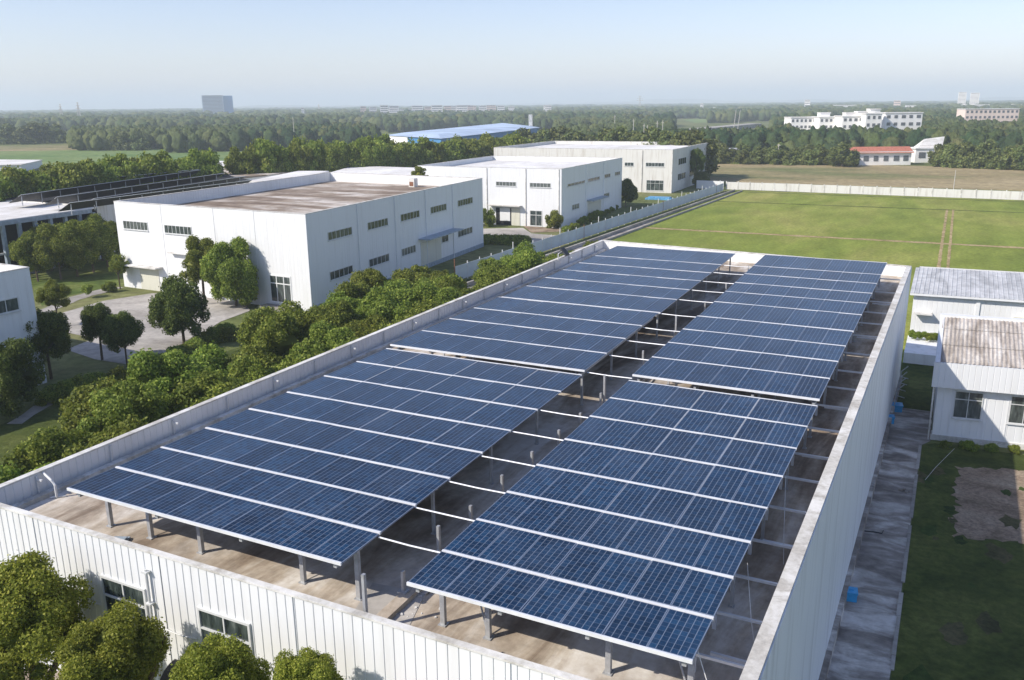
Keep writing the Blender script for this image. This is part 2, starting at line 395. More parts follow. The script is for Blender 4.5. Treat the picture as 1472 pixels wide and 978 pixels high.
def hall(name, label, fp, H, roof_z, wallm, roofm, t=.28, step=.6, cop=M['coping'], dep=.008, groove=.04, cat='building'):
    """flat-roofed hall with parapet: returns the thing; parts wall, roof, coping"""
    e = empty(name, label, cat, (fp[0][0], fp[0][1], 0)); L = (fp[0][0], fp[0][1], 0)
    n = len(fp); T = t if isinstance(t, (list, tuple)) else [t]*n; inn = inset(fp, T); b = MB()
    for i in range(n):
        j = (i+1) % n
        ribbed(b, fp[i], fp[j], 0, H, step, dep, groove)
        ribbed(b, inn[j], inn[i], roof_z, H, step, .02, groove)
        b.quad((*inn[i], H), (*fp[i], H), (*fp[j], H), (*inn[j], H))
    off(b.build('wall', wallm, e), L)
    b = MB(); q = inset(fp, [v-.03 for v in T]); b.prism(q, roof_z-.3, roof_z); off(b.build('roof', roofm, e), L)
    b = MB(); a = inset(fp, -.03); c = inset(fp, [v+.03 for v in T])
    for i in range(n):
        j = (i+1) % n; z0, z1 = H+.003, H+.06
        A, B, C_, D = a[i], a[j], c[j], c[i]
        vs = [(*A, z0), (*B, z0), (*C_, z0), (*D, z0), (*A, z1), (*B, z1), (*C_, z1), (*D, z1)]
        b.add(vs, [(4,5,6,7), (0,1,5,4), (2,3,7,6), (3,2,1,0)])
    off(b.build('coping', cop, e), L)
    e['_L'] = 0; del e['_L']
    return e, L
def frame_of(p0, p1):
    p0 = Vector((p0[0], p0[1], 0)); d = (Vector((p1[0], p1[1], 0))-p0).normalized(); return p0, d, Vector((d.y, -d.x, 0))
def window(e, L, fr, u0, u1, z0, z1, panes=5, rows=1, fm=None, gm=None, out=.05, bar=.07, sill=True):
    p0, d, n = fr; fm = fm or M['frame']; gm = gm or M['glass']; Z = Vector((0, 0, 1)); b = MB()
    P = lambda u, z, o=0: p0+d*u+n*o+Z*z
    for z in (z0, z1-bar): b.obox(P(u0, z, -.05), d*(u1-u0), n*(.05+out), Z*bar)
    for u in (u0, u1-bar): b.obox(P(u, z0+bar+.001, -.05), d*bar, n*(.05+out), Z*(z1-z0-2*bar-.002))
    for i in range(1, panes):
        u = u0+(u1-u0)*i/panes-bar*.35; b.obox(P(u, z0+bar+.001, -.04), d*bar*.7, n*(.04+out-.012), Z*(z1-z0-2*bar-.002))
    zs = [z0+(z1-z0)*i/rows for i in range(1, rows)] if rows > 1 else []
    if rows == 2: zs = [z0+(z1-z0)*.68]
    for z in zs: b.obox(P(u0+bar+.001, z, -.04), d*(u1-u0-2*bar-.002), n*(.04+out-.006), Z*bar*.8)
    if sill: b.obox(P(u0-.06, z0-.06, -.05), d*(u1-u0+.12), n*(.05+out+.07), Z*.055)
    w = b.build('window', fm, e); off(w, L)
    g = MB(); g.quad(P(u0+bar*.5, z0+bar*.5, .012), P(u1-bar*.5, z0+bar*.5, .012), P(u1-bar*.5, z1-bar*.5, .012), P(u0+bar*.5, z1-bar*.5, .012))
    g.build('pane', gm, w)
    return w
def slab(e, L, name, fr, u0, u1, z0, z1, o0, o1, m_):
    p0, d, n = fr; b = MB(); b.obox(p0+d*u0+n*o0+Vector((0, 0, z0)), d*(u1-u0), n*(o1-o0), Vector((0, 0, z1-z0)))
    return off(b.build(name, m_, e), L)

# ------------------------------------------------------------------ main building
MF = [(-27.0,14.9),(-2.62,14.9),(-2.12,70.5),(-27.9,73.5)]
RZ = 8.2
mb, mL = hall('factory_building', 'long white ribbed factory building carrying the solar arrays on its stained flat roof', MF, 9.0, RZ, [M['wall']], M['roof_concrete'], [.13, .30, .16, .20], .30, dep=.02, groove=.05)
# the right long side is smooth plaster, set proud of the sheeting
b = MB(); b.prism([(-2.62,14.87),(-2.56,14.87),(-2.06,70.53),(-2.12,70.53)], .5, 8.97); off(b.build('side_wall', M['wall_side'], mb), mL)
b = MB(); b.prism([(-2.60,14.86),(-2.35,14.86),(-1.85,70.6),(-2.10,70.6)], 0, .5); off(b.build('plinth', M['alley'], mb), mL)
fr = frame_of(MF[0], MF[1])
window(mb, mL, fr, 5.85, 7.70, 5.75, 7.78, 2, 2, out=.06)
window(mb, mL, fr, 9.73, 11.62, 5.75, 7.78, 2, 2, out=.06)
window(mb, mL, fr, 16.4, 18.2, 5.3, 7.2, 2, 2, out=.06)
p0, d, n = fr
b = MB(); b.obox(p0+d*7.15+n*.07+Vector((0,0,5.8)), d*.42+n*.32, n*.03, Vector((0,0,1.15))); s_ = b.build('open_sash', M['glass'], mb); off(s_, mL)
slab(mb, mL, 'canopy', fr, 16.3, 18.5, 7.35, 7.42, 0, .5, M['brownbox'])
b = MB(); b.tube([p0+d*7.92+n*.09+Vector((0,0,z)) for z in (0,4,8.5)], .042, 8)
for z in (6.2, 7.4, 8.4): b.obox(p0+d*7.82+n*.0+Vector((0,0,z)), d*.2, n*.17, Vector((0,0,.05)))
off(b.build('downpipe', M['frame'], mb, smooth=False), mL)
b = MB(); q0 = p0+d*8.6+Vector((0,0,5.1))
for i in range(5):
    a0, a1 = math.pi*.5*i/5, math.pi*.5*(i+1)/5
    f0 = q0+n*(.05+.7*math.sin(a0))+Vector((0,0,.7*math.cos(a0))); f1 = q0+n*(.05+.7*math.sin(a1))+Vector((0,0,.7*math.cos(a1)))
    b.quad(f0, f1, f1+d*1.0, f0+d*1.0)
b.obox(q0+n*.05-Vector((0,0,.05)), d*1.0, n*.7, Vector((0,0,.045))); off(b.build('awning', M['wire'], mb), mL)
b = MB(); b.obox(p0+d*1.9+Vector((0,0,3.5)), d*2.3, n*1.1-Vector((0,0,.25)), Vector((0,0,.12))); off(b.build('lean_to_roof', M['roof_brown'], mb), mL)
b = MB()
for (ua, ub) in ((.3,5.7),(8.1,9.6),(11.8,16.2),(18.6,24)):
    pts = [p0+d*(ua+(ub-ua)*i/6)+n*.05+Vector((0,0,6.75-.08*math.sin(math.pi*i/6))) for i in range(7)]; b.tube(pts, .022, 5)
off(b.build('conduit', M['frame'], mb), mL)
for u in (3.0, 8.35, 13.1, 19.3):
    slab(mb, mL, 'cladding_seam', fr, u, u+.06, 0, 8.99, 0, .025, M['wall'])
# inner gutter kerb of the left parapet and brackets
b = MB(); b.prism([(-26.66,15.3),(-26.4,15.3),(-27.3,73.0),(-27.56,73.0)], RZ, RZ+.16); off(b.build('gutter_kerb', M['coping'], mb), mL)
b = MB(); ribbed(b, (-27.745,73.1), (-26.845,15.2), RZ+.17, 8.97, .42, .02, .05); off(b.build('parapet_lining', M['lining'], mb), mL)
for y in range(17, 72, 3):
    b = MB(); x = -26.8-(y-14.9)/58.6*.9+.02; b.box(x, x+.07, y, y+.08, RZ, 8.96)
    if y % 2: b.box(x+.05, x+.30, y+.01, y+.07, 8.80, 8.86)
    off(b.build('parapet_bracket', M['frame'], mb), mL)
b = MB()  # raised kerb in the aisle between the arrays
b.prism([(-12.05,15.4),(-11.7,15.4),(-12.55,69.5),(-12.9,69.5)], RZ+.002, RZ+.16)
off(b.build('aisle_kerb', M['roof_concrete'], mb), mL)
b = MB()
for i in range(14):
    y = 17.5+i*3.7
    b.tube([(-11.5-.016*(y-15), y, RZ+.06), (-11.4-.016*(y-15), y+1.8, RZ+.05), (-11.55-.016*(y-15), y+3.72, RZ+.06)], .035, 5)
off(b.build('roof_cable', M['coping'], mb), mL)
b = MB()   # screed patches on the front strip
b.prism([(-12.6,15.25),(-10.9,15.3),(-11.6,17.6),(-13.2,17.4)], RZ, RZ+.012)
off(b.build('screed_patch', M['concrete'], mb), mL)

# ------------------------------------------------------------------ solar arrays
A_rows = [[15.5,17.3,19.14,21.17,23.4,25.6,28.0,30.35,32.75], [33.05,35.95,38.75,41.5,44.6], [44.95,48.5,51.5,54.5,57.5,60.8,65.9]]
B_rows = [[15.45,17.2,19.12,21.08,23.28,25.7,28.2,30.46,32.9], [33.35,36.27,38.97,41.74,44.75], [45.05,48.9,51.95,54.9,58.1,61.3,66.2]]
ZN = 9.9
def xA(y): t = (y-15.5)/50.; return -23.0-.65*t, -12.72-1.45*t
def xB(y): t = (y-15.5)/50.; return -10.72-1.3*t, -3.72+.15*t
glabel = {('A',0): 'front array of the left block, deep blue modules reaching the front roof edge',
 ('A',1): 'middle array of the left block, four rows deep, behind the dark gap',
 ('A',2): 'rear array of the left block, farthest six rows beside the left parapet',
 ('B',0): 'front array of the right block, narrow, its near corner closest to the camera',
 ('B',1): 'middle array of the right block, four rows deep, just behind the dark gap',
 ('B',2): 'rear array of the right block, farthest six rows by the right parapet'}
def make_array(side, k, rows, xf, ncol, major, postx):
    y0, y1 = rows[0], rows[-1]; dz = (0, .07, .0)[k]
    def Z(y): return ZN+dz+(y-y0)/(y1-y0)*(-.04 if k == 0 else 0)
    L = ((xf(y0)[0]+xf(y0)[1])/2, y0, RZ)
    e = empty('solar_array', glabel[(side, k)], 'solar array', L, group='solar arrays on the factory roof')
    for ri in range(len(rows)-1):
        a, c = rows[ri]+.07, rows[ri+1]-.07
        for ci in range(ncol):
            def X(y, i):
                l, r_ = xf(y); return l+(r_-l)*i/ncol
            gl = .016 if ci in major else .007; gr = .016 if ci+1 in major else .007
            jz = random.uniform(-.006,.006); jt = random.uniform(-.012,.012)
            q = [Vector((X(a,ci)+gl, a, Z(a)+jz)), Vector((X(a,ci+1)-gr, a, Z(a)+jz)), Vector((X(c,ci+1)-gr, c, Z(c)+jz)), Vector((X(c,ci)+gl, c, Z(c)+jz))]
            org = (q[0]+q[2])/2; bb = MB(); w = .016
            cq = (q[0]+q[1]+q[2]+q[3])/4
            ins = []
            for i, p in enumerate(q):
                sx = 1 if i in (0, 3) else -1; sy = 1 if i in (0, 1) else -1
                ins.append(Vector((p.x+sx*w, p.y+sy*w, p.z)))
            for p_, sg in zip(q+ins, (1,1,-1,-1)*2): p_.z += jt*sg*.5
            lo = [p-Vector((0,0,.04)) for p in q]; gz = [p-Vector((0,0,.004)) for p in ins]
            vs = [p-org for p in q+ins+lo+gz]
            bb.add(vs, [(0,1,5,4),(1,2,6,5),(2,3,7,6),(3,0,4,7),(8,9,1,0),(9,10,2,1),(10,11,3,2),(11,8,0,3),(11,10,9,8)], 1)
            bb.f.append((12,13,14,15)); bb.m.append(0)
            o = bb.build('solar_module', [M['panel'], M['modframe']], e); o.location = org-Vector(L)
            nv = max(8, round((c-a)/.17)); uvl = o.data.uv_layers.new(name='UVMap'); pl = o.data.polygons[-1]
            for li, co in zip(pl.loop_indices, [(0,0),(6,0),(6,nv),(0,nv)]): uvl.data[li].uv = co
    # white cross rails in every row gap
    for ri, y in enumerate(rows):
        l, r_ = xf(y); bb = MB(); wd = .034
        if ri == 0: yy0, yy1 = y-.0, y+.05
        elif ri == len(rows)-1: yy0, yy1 = y-.05, y+.0
        else: yy0, yy1 = y-wd, y+wd
        bb.box(l, r_, yy0, yy1, Z(y)-.07, Z(y)+.014)
        off(bb.build('cross_rail', M['alu'], e), L)
    for ci in major:
        bb = MB(); la, ra = xf(y0); lb_, rb = xf(y1); xa = la+(ra-la)*ci/ncol; xb = lb_+(rb-lb_)*ci/ncol
        bb.prism([(xa-.022,y0+.1),(xa+.022,y0+.1),(xb+.022,y1-.1),(xb-.022,y1-.1)], ZN+dz-.1, ZN+dz-.03)
        off(bb.build('column_rail', M['steel'], e), L)
    # long beams under the modules
    for f in (.03, .35, .66, .97):
        bb = MB(); l0, r_0 = xf(y0); l1, r_1 = xf(y1); xa = l0+(r_0-l0)*f; xb = l1+(r_1-l1)*f
        bb.prism([(xa-.05,y0+.15),(xa+.05,y0+.15),(xb+.05,y1-.15),(xb-.05,y1-.15)], ZN-.28, ZN-.14)
        off(bb.build('beam', M['steel'], e), L)
    # posts
    ys = [y0+(1.1 if k == 0 else .5)]
    while ys[-1]+4.0 < y1-.3: ys.append(ys[-1]+4.0)
    for yi, y in enumerate(ys):
        l, r_ = xf(y)
        for fx in postx:
            x = l+(r_-l)*fx; bb = MB(); h = .065 if (k == 0 and yi == 0) else .045
            # C-section post, base plate and head
            bb.box(x-h, x+h, y-h*.9, y-h*.9+.02, RZ, ZN-.142); bb.box(x-h, x-h+.02, y-h*.9+.021, y+h*.9, RZ, ZN-.142)
            bb.box(x+h-.02, x+h, y-h*.9+.021, y+h*.9, RZ, ZN-.142)
            bb.box(x-h*1.7, x+h*1.7, y-h*1.7, y+h*1.7, RZ+.001, RZ+.03)
            bb.box(x-.16, x+.16, y-.05, y+.05, ZN-.20, ZN-.141)
            off(bb.build('post', M['steel'], e), L)
        if yi == 0 and k == 0:
            for fx in postx[1::2]:
                x = l+(r_-l)*fx; bb = MB(); bb.tube([(x-.05, y+.05, RZ+.05), (x-.7, y+.5, ZN-.25)], .025, 5)
                off(bb.build('brace', M['steel'], e), L)
    return e, L, Z
arrs = {}
for k in range(3):
    arrs['A', k] = make_array('A', k, A_rows[k], xA, 10, (2, 5, 8), (.03, .205, .41, .785, .97))
    arrs['B', k] = make_array('B', k, B_rows[k], xB, 7, (3, 5), (.05, .235, .685, .96))
# tie beams crossing the aisle and reaching the right parapet (parts of the right block)
for k in range(3):
    e, L, Z = arrs['B', k]
    for ri, y in enumerate(B_rows[k][:-1] if k < 2 else B_rows[k]):
        if ri == 0 and k == 0: continue
        ya = y-.0
        if random.random() > .08:
            bb = MB(); zz = ZN-.10+random.uniform(-.02,.02); bb.tube([(xA(ya)[1]+.01, ya, zz), ((xA(ya)[1]+xB(ya)[0])/2, ya+random.uniform(-.05,.05), zz-.012), (xB(ya)[0]-.01, ya, zz)], .024, 7)
            off(bb.build('tie_beam', M['alu'], e), L)
        xr = -2.95+.5*(ya-15)/55; dz = -.95 if k == 0 else -.9
        bb = MB(); y2 = ya+.25
        bb.box(xB(ya)[1]-.5, xr, y2-.035, y2+.035, RZ+.45, RZ+.52); bb.box(xB(ya)[1]-.5, xB(ya)[1]-.4, y2-.04, y2+.04, RZ+.003, RZ+.42)
        if ri % 3 == 1: bb.box(xB(ya)[1]-.2, xr, y2+.5, y2+.58, RZ+.2, RZ+.27)
        off(bb.build('wall_bracket', M['alu'], e), L)
    for ri, y in enumerate(B_rows[k]):
        if ri % 2 == 0 or k == 0:
            x = -11.98-.024*(y-15); bb = MB(); h = random.uniform(.35, .95) if ri else 1.75
            bb.box(x-.04, x+.04, y-.05, y+.05, RZ+.16, RZ+.16+min(h+.2, 1.45)); bb.box(x-.13, x+.13, y-.13, y+.13, RZ+.161, RZ+.19)
            off(bb.build('aisle_post', M['steel'], e), L)
bb = MB(); bb.tube([(-3.6,20.2,9.75),(-3.2,19.0,8.9),(-2.95,18.4,8.5)], .01, 5); bb.tube([(-3.65,26,9.8),(-3.3,24,8.9),(-3.1,23.0,8.4)], .01, 5)
bb.tube([(-3.75,16.0,9.8),(-3.3,15.7,8.9),(-3.1,15.5,8.25)], .012, 4)
off(bb.build('cable', M['coping'], arrs['B', 0][0]), arrs['B', 0][1])

# ------------------------------------------------------------------ small things on the main roof
def small(name, label, cat, b, m_, smooth=False, parts=None):
    o = b.build(name, m_, smooth=smooth); tag(o, label, cat); return o
def jbox(x, y, z, label, s=1.0):
    e = empty('junction_box', label, 'electrical box', (x, y, z))
    bb = MB(); bb.box(-.13*s,.13*s,-.1*s,.1*s,0,.24*s); bb.box(-.15*s,.15*s,-.12*s,.12*s,.241*s,.27*s); bb.build('housing', M['frame'], e)
    bb = MB(); bb.tube([(.1,.08,.05),(.35,.3,.03),(.6,.35,.02),(.9,.7,.02)], .018, 5); bb.build('cable', M['wire'], e)
p = at(638,918,9.09); jbox(p.x, 15.45, RZ, 'white box behind the front parapet below the narrow right array', 1.1)
p = at(342,832,9.0); jbox(p.x, 15.4, RZ, 'small white box on the front parapet below the wide left array', .8)
p = at(170,779,RZ)
bb = MB(); bb.box(-.25,.25,-.12,.12,0,.07); bb.box(-.1,.22,-.2,.0,.071,.13); o = small('cloth', 'crumpled teal cloth lying on the roof near the front left corner', 'cloth', bb, M['canopy']); o.location = (p.x, p.y+.1, RZ+.002); o.rotation_euler = (0,0,.4)
bb = MB(); bb.tube([(0,0,0),(0,0,.45),(-.15,0,.6),(-.7,.1,.75)], .045, 7); bb.tube([(-.15,-.15,.02),(.2,.2,.02)], .03, 6)
o = small('vent_pipe', 'bent white pipe standing in the front left roof corner', 'pipe', bb, M['frame']); p = at(82,716,RZ); o.location = (p.x, p.y, RZ+.02)
e = empty('floodlight', 'tilted black floodlight on the left parapet near its far end', 'lamp', (-27.15, 62, 9.1))
bb = MB(); bb.tube([(0,0,0),(0,0,.5),(.3,0,.75)], .05, 6); bb.build('bracket', M['frame'], e)
bb = MB(); bb.obox((.25,-.35,.95), (.5,0,-.55), (0,.7,0), (.08,0,.08)); bb.build('lamp_head', M['wire'], e)

g_ = random.Random(4); bb = MB()
for i in range(230):
    y = 15.5+52*g_.random()**1.3; x = -11.55-.024*(y-15)+g_.gauss(0,.28); s_ = g_.uniform(.02,.07); a = g_.uniform(0,3.1)
    bb.obox((x,y,RZ+.003), (s_*1.6*math.cos(a),s_*1.6*math.sin(a),0), (-s_*math.sin(a),s_*math.cos(a),0), (g_.uniform(-.01,.01),0,s_*.7))
for i in range(90):
    x = g_.uniform(-26,-3.2); y = 15.25+abs(g_.gauss(0,.25)); s_ = g_.uniform(.015,.05)
    bb.obox((x,y,RZ+.003), (s_*1.6,s_*.3,0), (-s_*.2,s_,0), (0,0,s_*.6))
tag(bb.build('rubble', M['coping']), 'small loose chips and crumbs scattered along the roof aisle', 'rubble', kind='stuff')
# alley clutter
def bluebox(px, py, s, label, tall=1.0):
    p = at(px, py); e = empty('storage_box', label, 'box', (p.x, p.y, .035), .15)
    bb = MB(); bb.box(-.25*s,.25*s,-.25*s,.25*s,0,.36*s*tall); bb.build('body', M['blueplastic'], e)
    bb = MB(); bb.box(-.28*s,.28*s,-.28*s,.28*s,.361*s*tall,.44*s*tall); bb.box(-.1*s,.1*s,-.04*s,.04*s,.441*s*tall,.48*s*tall); bb.build('lid', M['blueplastic'], e)
bluebox(1222, 862, 1.0, 'bright blue box on the alley concrete, nearest to the camera', 1.0)
bluebox(1278, 608, 1.1, 'blue box against the wall of the alley, lower of the two far ones')
bluebox(1288, 591, 1.4, 'blue box in the alley, farthest from the camera', .8)
for (px, py, lb) in ((1229,797,'striped blue and white bucket lying in the alley by the wall'),(1240,744,'small white bucket at the foot of the plastered wall'),):
    p = at(px, py); e = empty('bucket', lb, 'bucket', (p.x, p.y, .035))
    bb = MB(); bb.tube([(0,0,0),(0,0,.28)], [.12,.16], 10); bb.build('pail', M['blueplastic'] if 'striped' in lb else M['frame'], e)
    bb = MB(); bb.tube([(-.16,0,.28),(-.1,0,.42),(.1,0,.42),(.16,0,.28)], .01, 4, cap=False); bb.build('handle', M['steel'], e)
for i, (px, py, lb) in enumerate(((1243,712,'short white pipe stub nearest the middle of the alley wall'),(1255,668,'white pipe stub low on the alley wall'),(1262,640,'white pipe stub at the far part of the alley wall'))):
    p = at(px, py); bb = MB(); bb.tube([(-.35,0,.35),(0,0,.35),(.1,0,.25),(.1,0,0)], .05, 7); o = small('pipe', lb, 'pipe', bb, M['frame']); o.location = (p.x, p.y, .032)
p = at(1300,708); bb = MB(); [bb.box(a, a+.16, c, c+.12, 0, h) for a, c, h in ((-.3,0,.1),(-.1,.08,.14),(.1,0,.09),(.02,-.14,.11))]; o = small('rubble', 'small heap of dark rubble on the alley edge', 'rubble', bb, M['alley']); o.location = (p.x, p.y, .034)
p = at(1258,768); bb = MB(); bb.tube([(-.5,0,.03),(-.1,.1,.03),(.3,.1,.03),(.35,.3,.1)], .03, 6); o = small('hose', 'black hose end lying on the alley concrete', 'hose', bb, M['wire']); o.location = (p.x, p.y, .035)
for i in range(4):
    y = 63+i*1.6; bb = MB(); bb.tube([(-2.0,y,0),(-1.9,y,1.6),(-1.5,y+.5,1.9)], .04, 6); bb.tube([(-1.9,y,1.2),(-1.4,y+.3,1.0)], .03, 5)
    tag(bb.build('standpipe', M['steel']), 'grey standpipe at the far end of the alley beside the wall', 'pipe', 'standpipes at the end of the alley')
bb = MB(); bb.tube([at(1330,690,.05),at(1345,672,.08),at(1362,655,.12),at(1372,645,.3)], .012, 5)
small('cable', 'pale cable snaking over the garden lawn to the low building', 'cable', bb, M['coping'])

# ------------------------------------------------------------------ low buildings on the right
e = empty('low_building', 'low white building with brown ridged roof beside the alley', 'building', (.6, 58.4, 0)); L = (.6, 58.4, 0)
bb = MB(); ribbed(bb, (.55,58.45), (16,60.2), .35, 3.75, .42, .02, .05); ribbed(bb, (.45,67), (.55,58.45), .35, 5.0, .42, .02, .05); bb.quad((16,60.2,0),(16,68,0),(16,68,5.0),(16,60.2,5.0)); bb.quad((.45,67,0),(.45,67,6.35),(16,68.6,6.35),(16,68.6,0))
off(bb.build('wall', M['wall'], e), L)
bb = MB(); bb.prism([(.47,58.37),(16.05,60.1),(16.05,60.9),(.47,59.2)], 0, .36); off(bb.build('plinth', M['coping'], e), L)
dF = Vector((15.5,1.75,0)).normalized(); nF = Vector((dF.y,-dF.x,0))
bb = MB(); a = (.18,57.85); c = (16,59.6); ribbed(bb, a, c, 3.68, 5.28, .34, .02, .05); bb.quad((a[0],a[1],3.68),(a[0],a[1]+1,3.68),(c[0],c[1]+1,3.68),(c[0],c[1],3.68)); bb.quad((a[0],a[1]+.12,5.28),(a[0],a[1],5.28),(c[0],c[1],5.28),(c[0],c[1]+.12,5.28))
bb.quad((a[0],58.9,3.68),(a[0],57.85,3.68),(a[0],57.85,5.28),(a[0],58.9,5.28))
off(bb.build('fascia', M['wall'], e), L)
bb = MB()     # ridged roof sheets
k = 64
for i in range(k):
    x0, x1 = .30+i*15.6/k, .30+(i+1)*15.6/k
    def yy(x): return x*.112
    for (xa, xb, za, zb) in ((x0, x0+(x1-x0)*.5, 0, .05), (x0+(x1-x0)*.5, x1, .05, 0)):
        for (s0, s1, dz) in ((0, 2.7, 0), (2.7, 5.4, .03), (5.4, 7.6, .06)):
            z = lambda s: 5.26+s*.155
            bb.quad((xa,58.0+yy(xa)+s0,z(s0)+za+dz),(xb,58.0+yy(xb)+s0,z(s0)+zb+dz),(xb,58.0+yy(xb)+s1+.05,z(s1)+zb+dz),(xa,58.0+yy(xa)+s1+.05,z(s1)+za+dz))
off(bb.build('roof', M['roof_tile'], e), L)
bb = MB(); bb.add([(.22,57.9,5.3),(.5,57.93,5.3),(.5,66,6.6),(.22,66,6.6),(.22,57.9,3.9),(.22,66,4.9)], [(0,1,2,3),(4,0,3,5)]); bb.prism([(.25,65.5),(16,67.25),(16,67.8),(.25,66.05)], 6.3, 6.62)
off(bb.build('ridge_cap', M['wall'], e), L)
fr = frame_of((.55,58.45),(16,60.2))
window(e, L, fr, 1.0, 2.62, 1.62, 3.42, 2, 2, out=.05, bar=.06); window(e, L, fr, 4.1, 5.75, 1.62, 3.42, 2, 2, out=.05, bar=.06); window(e, L, fr, 7.4, 9.0, 1.62, 3.42, 2, 2, out=.05, bar=.06)
for u in (.9, 2.75, 4.0, 5.9): slab(e, L, 'cladding_seam', fr, u, u+.05, .37, 3.66, 0, .03, M['wall'])
bb = MB(); bb.tube([(.35,58.3,0),(.32,58.15,3.6)], .05, 6); off(bb.build('downpipe', M['coping'], e), L)

e = empty('grey_roof_hall', 'white hall with pale grey ribbed roof at the edge of the rice field', 'building', (-1.6, 82, 0)); L = (-1.6, 82, 0)
bb = MB(); ribbed(bb, (-2.0,82), (30,84.2), 0, 4.75, .4, .02, .05); bb.quad((-2.0,91,0),(-2.0,82,0),(-2.0,82,4.75),(-2.0,91,5.6)); bb.quad((30,84.2,0),(30,93,0),(30,93,5.6),(30,84.2,4.75)); bb.quad((30,93,0),(-2,91,0),(-2,91,5.6),(30,93,5.6))
off(bb.build('wall', M['wall'], e), L)
bb = MB(); k = 90
for i in range(k):
    x0, x1 = -2.3+i*32.5/k, -2.3+(i+1)*32.5/k; q = lambda x: (x+2)*.069; xm = x0+(x1-x0)*.75
    for (xa, xb, za, zb) in ((x0, xm, 0, 0), (xm, (xm+x1)/2, 0, .05), ((xm+x1)/2, x1, .05, 0)):
        bb.quad((xa,81.6+q(xa),4.8+za),(xb,81.6+q(xb),4.8+zb),(xb,90.6+q(xb),5.55+zb),(xa,90.6+q(xa),5.55+za))
off(bb.build('roof', M['roof_grey'], e), L)
bb = MB(); bb.prism([(-2.3,81.55),(30,83.75),(30,83.85),(-2.3,81.65)], 4.62, 4.79); off(bb.build('eave_board', M['wall'], e), L)
fr = frame_of((-2,82),(30,84.2)); window(e, L, fr, 2.75, 4.35, 1.2, 3.1, 2, 2, out=.05, bar=.07)
slab(e, L, 'shutter_box', fr, 7.8, 11.0, 2.2, 3.3, 0, .5, M['cream']); slab(e, L, 'canopy', fr, .2, 1.6, 3.0, 3.12, 0, .8, M['coping'])
slab(e, L, 'pilaster', fr, 4.9, 5.2, 0, 4.6, 0, .12, M['wall']); slab(e, L, 'pilaster', fr, 11.3, 11.9, 0, 4.6, 0, .3, M['wall'])

# ------------------------------------------------------------------ white hall left of centre (LB)
LB = [(-89,71.5),(-59.05,70.17),(-63.3,116),(-93.5,118)]
e, L = hall('factory_hall', 'large white two-storey hall with brown flat roof across the tree belt', LB, 10.3, 8.9, [M['wall']], M['roof_brown'], .3, .5)
fr = frame_of(LB[0], LB[1])
window(e, L, fr, 1.24, 5.58, 7.12, 8.15, 7); window(e, L, fr, 8.4, 12.9, 7.05, 8.05, 7)
w = window(e, L, fr, 24.2, 27.3, .55, 3.6, 3, 2, bar=.14, fm=M['wall'])
slab(e, L, 'shutter_door', fr, 3.2, 6.5, .02, 2.8, 0, .06, M['cream']); slab(e, L, 'canopy', fr, 1.9, 7.3, 2.85, 3.0, 0, 1.1, M['coping']); slab(e, L, 'canopy', fr, 9.1, 12.2, 4.86, 4.94, 0, .6, M['coping'])
slab(e, L, 'door_step', fr, 23.6, 28.0, .0, .32, 0, 1.4, M['concrete'])
for u in (8.0, 16.5, 22.6): slab(e, L, 'cladding_seam', fr, u, u+.07, 0, 10.28, 0, .03, M['wall'])
fr = frame_of(LB[1], LB[2])
for (a, c) in ((3.8,8.7),(12.1,16.9),(20.1,25.2),(28.4,33.3),(37.0,42.2)): window(e, L, fr, a, c, 7.0, 7.95, 6)
for (a, c) in ((3.7,8.4),(12.0,16.8),(20.0,23.8),(31.5,33.6),(36.8,41.9)): window(e, L, fr, a, c, 2.65, 3.65, 5 if c-a > 3 else 2)
slab(e, L, 'shutter_door', fr, 25.2, 31.2, .02, 3.6, 0, .07, M['cream']); slab(e, L, 'canopy', fr, 24.7, 35.2, 4.1, 4.25, 0, 1.7, M['canopy'])
for u in (9.9, 18.6, 26.9, 35.2): slab(e, L, 'downpipe', fr, u, u+.12, 0, 10.2, 0, .12, M['wall'])
slab(e, L, 'plinth', fr, 0, 45.9, 0, .6, 0, .09, M['canopy'])
pt = at(806,0,0) if False else at(600,252,9); 
e2 = empty('chimney_stub', 'small brick vent on the roof edge of the brown-roofed hall', 'vent', (at(594,266,9.2).x, at(594,266,9.2).y, 8.9))
bb = MB(); bb.box(-.5,.5,-.5,.5,0,1.3); bb.build('shaft', M['wall_far'], e2); bb = MB(); bb.box(-.35,.35,-.52,-.5,.15,.8); bb.build('opening', M['brownbox'], e2)

# LB2
L2 = [(-89,138.2),(-60.5,139.4),(-61.3,172.5),(-90.5,170.5)]
e, L = hall('factory_hall', 'white hall with white flat roof and an open roller gate, behind the brown-roofed hall', L2, 10.15, 9.3, [M['wall']], M['roof_white'], .3, .6)
fr = frame_of((-75.78,138.757),(-60.5,139.4))
window(e, L, fr, 2.75, 6.7, 6.95, 7.75, 6); window(e, L, fr, 9.3, 13.3, 6.9, 7.7, 6)
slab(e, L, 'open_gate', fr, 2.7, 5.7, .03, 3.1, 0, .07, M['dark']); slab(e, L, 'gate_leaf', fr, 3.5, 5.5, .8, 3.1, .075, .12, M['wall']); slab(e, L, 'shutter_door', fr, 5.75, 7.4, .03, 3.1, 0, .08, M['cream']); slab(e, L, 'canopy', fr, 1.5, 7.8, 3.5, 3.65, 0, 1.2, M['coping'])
window(e, L, fr, 9.3, 11.7, .1, 2.9, 2, 2, bar=.12)
for u in (0.9, 8.5, 14.75): slab(e, L, 'downpipe', fr, u, u+.12, 0, 10.1, 0, .12, M['coping'])
fr = frame_of(L2[1], L2[2])
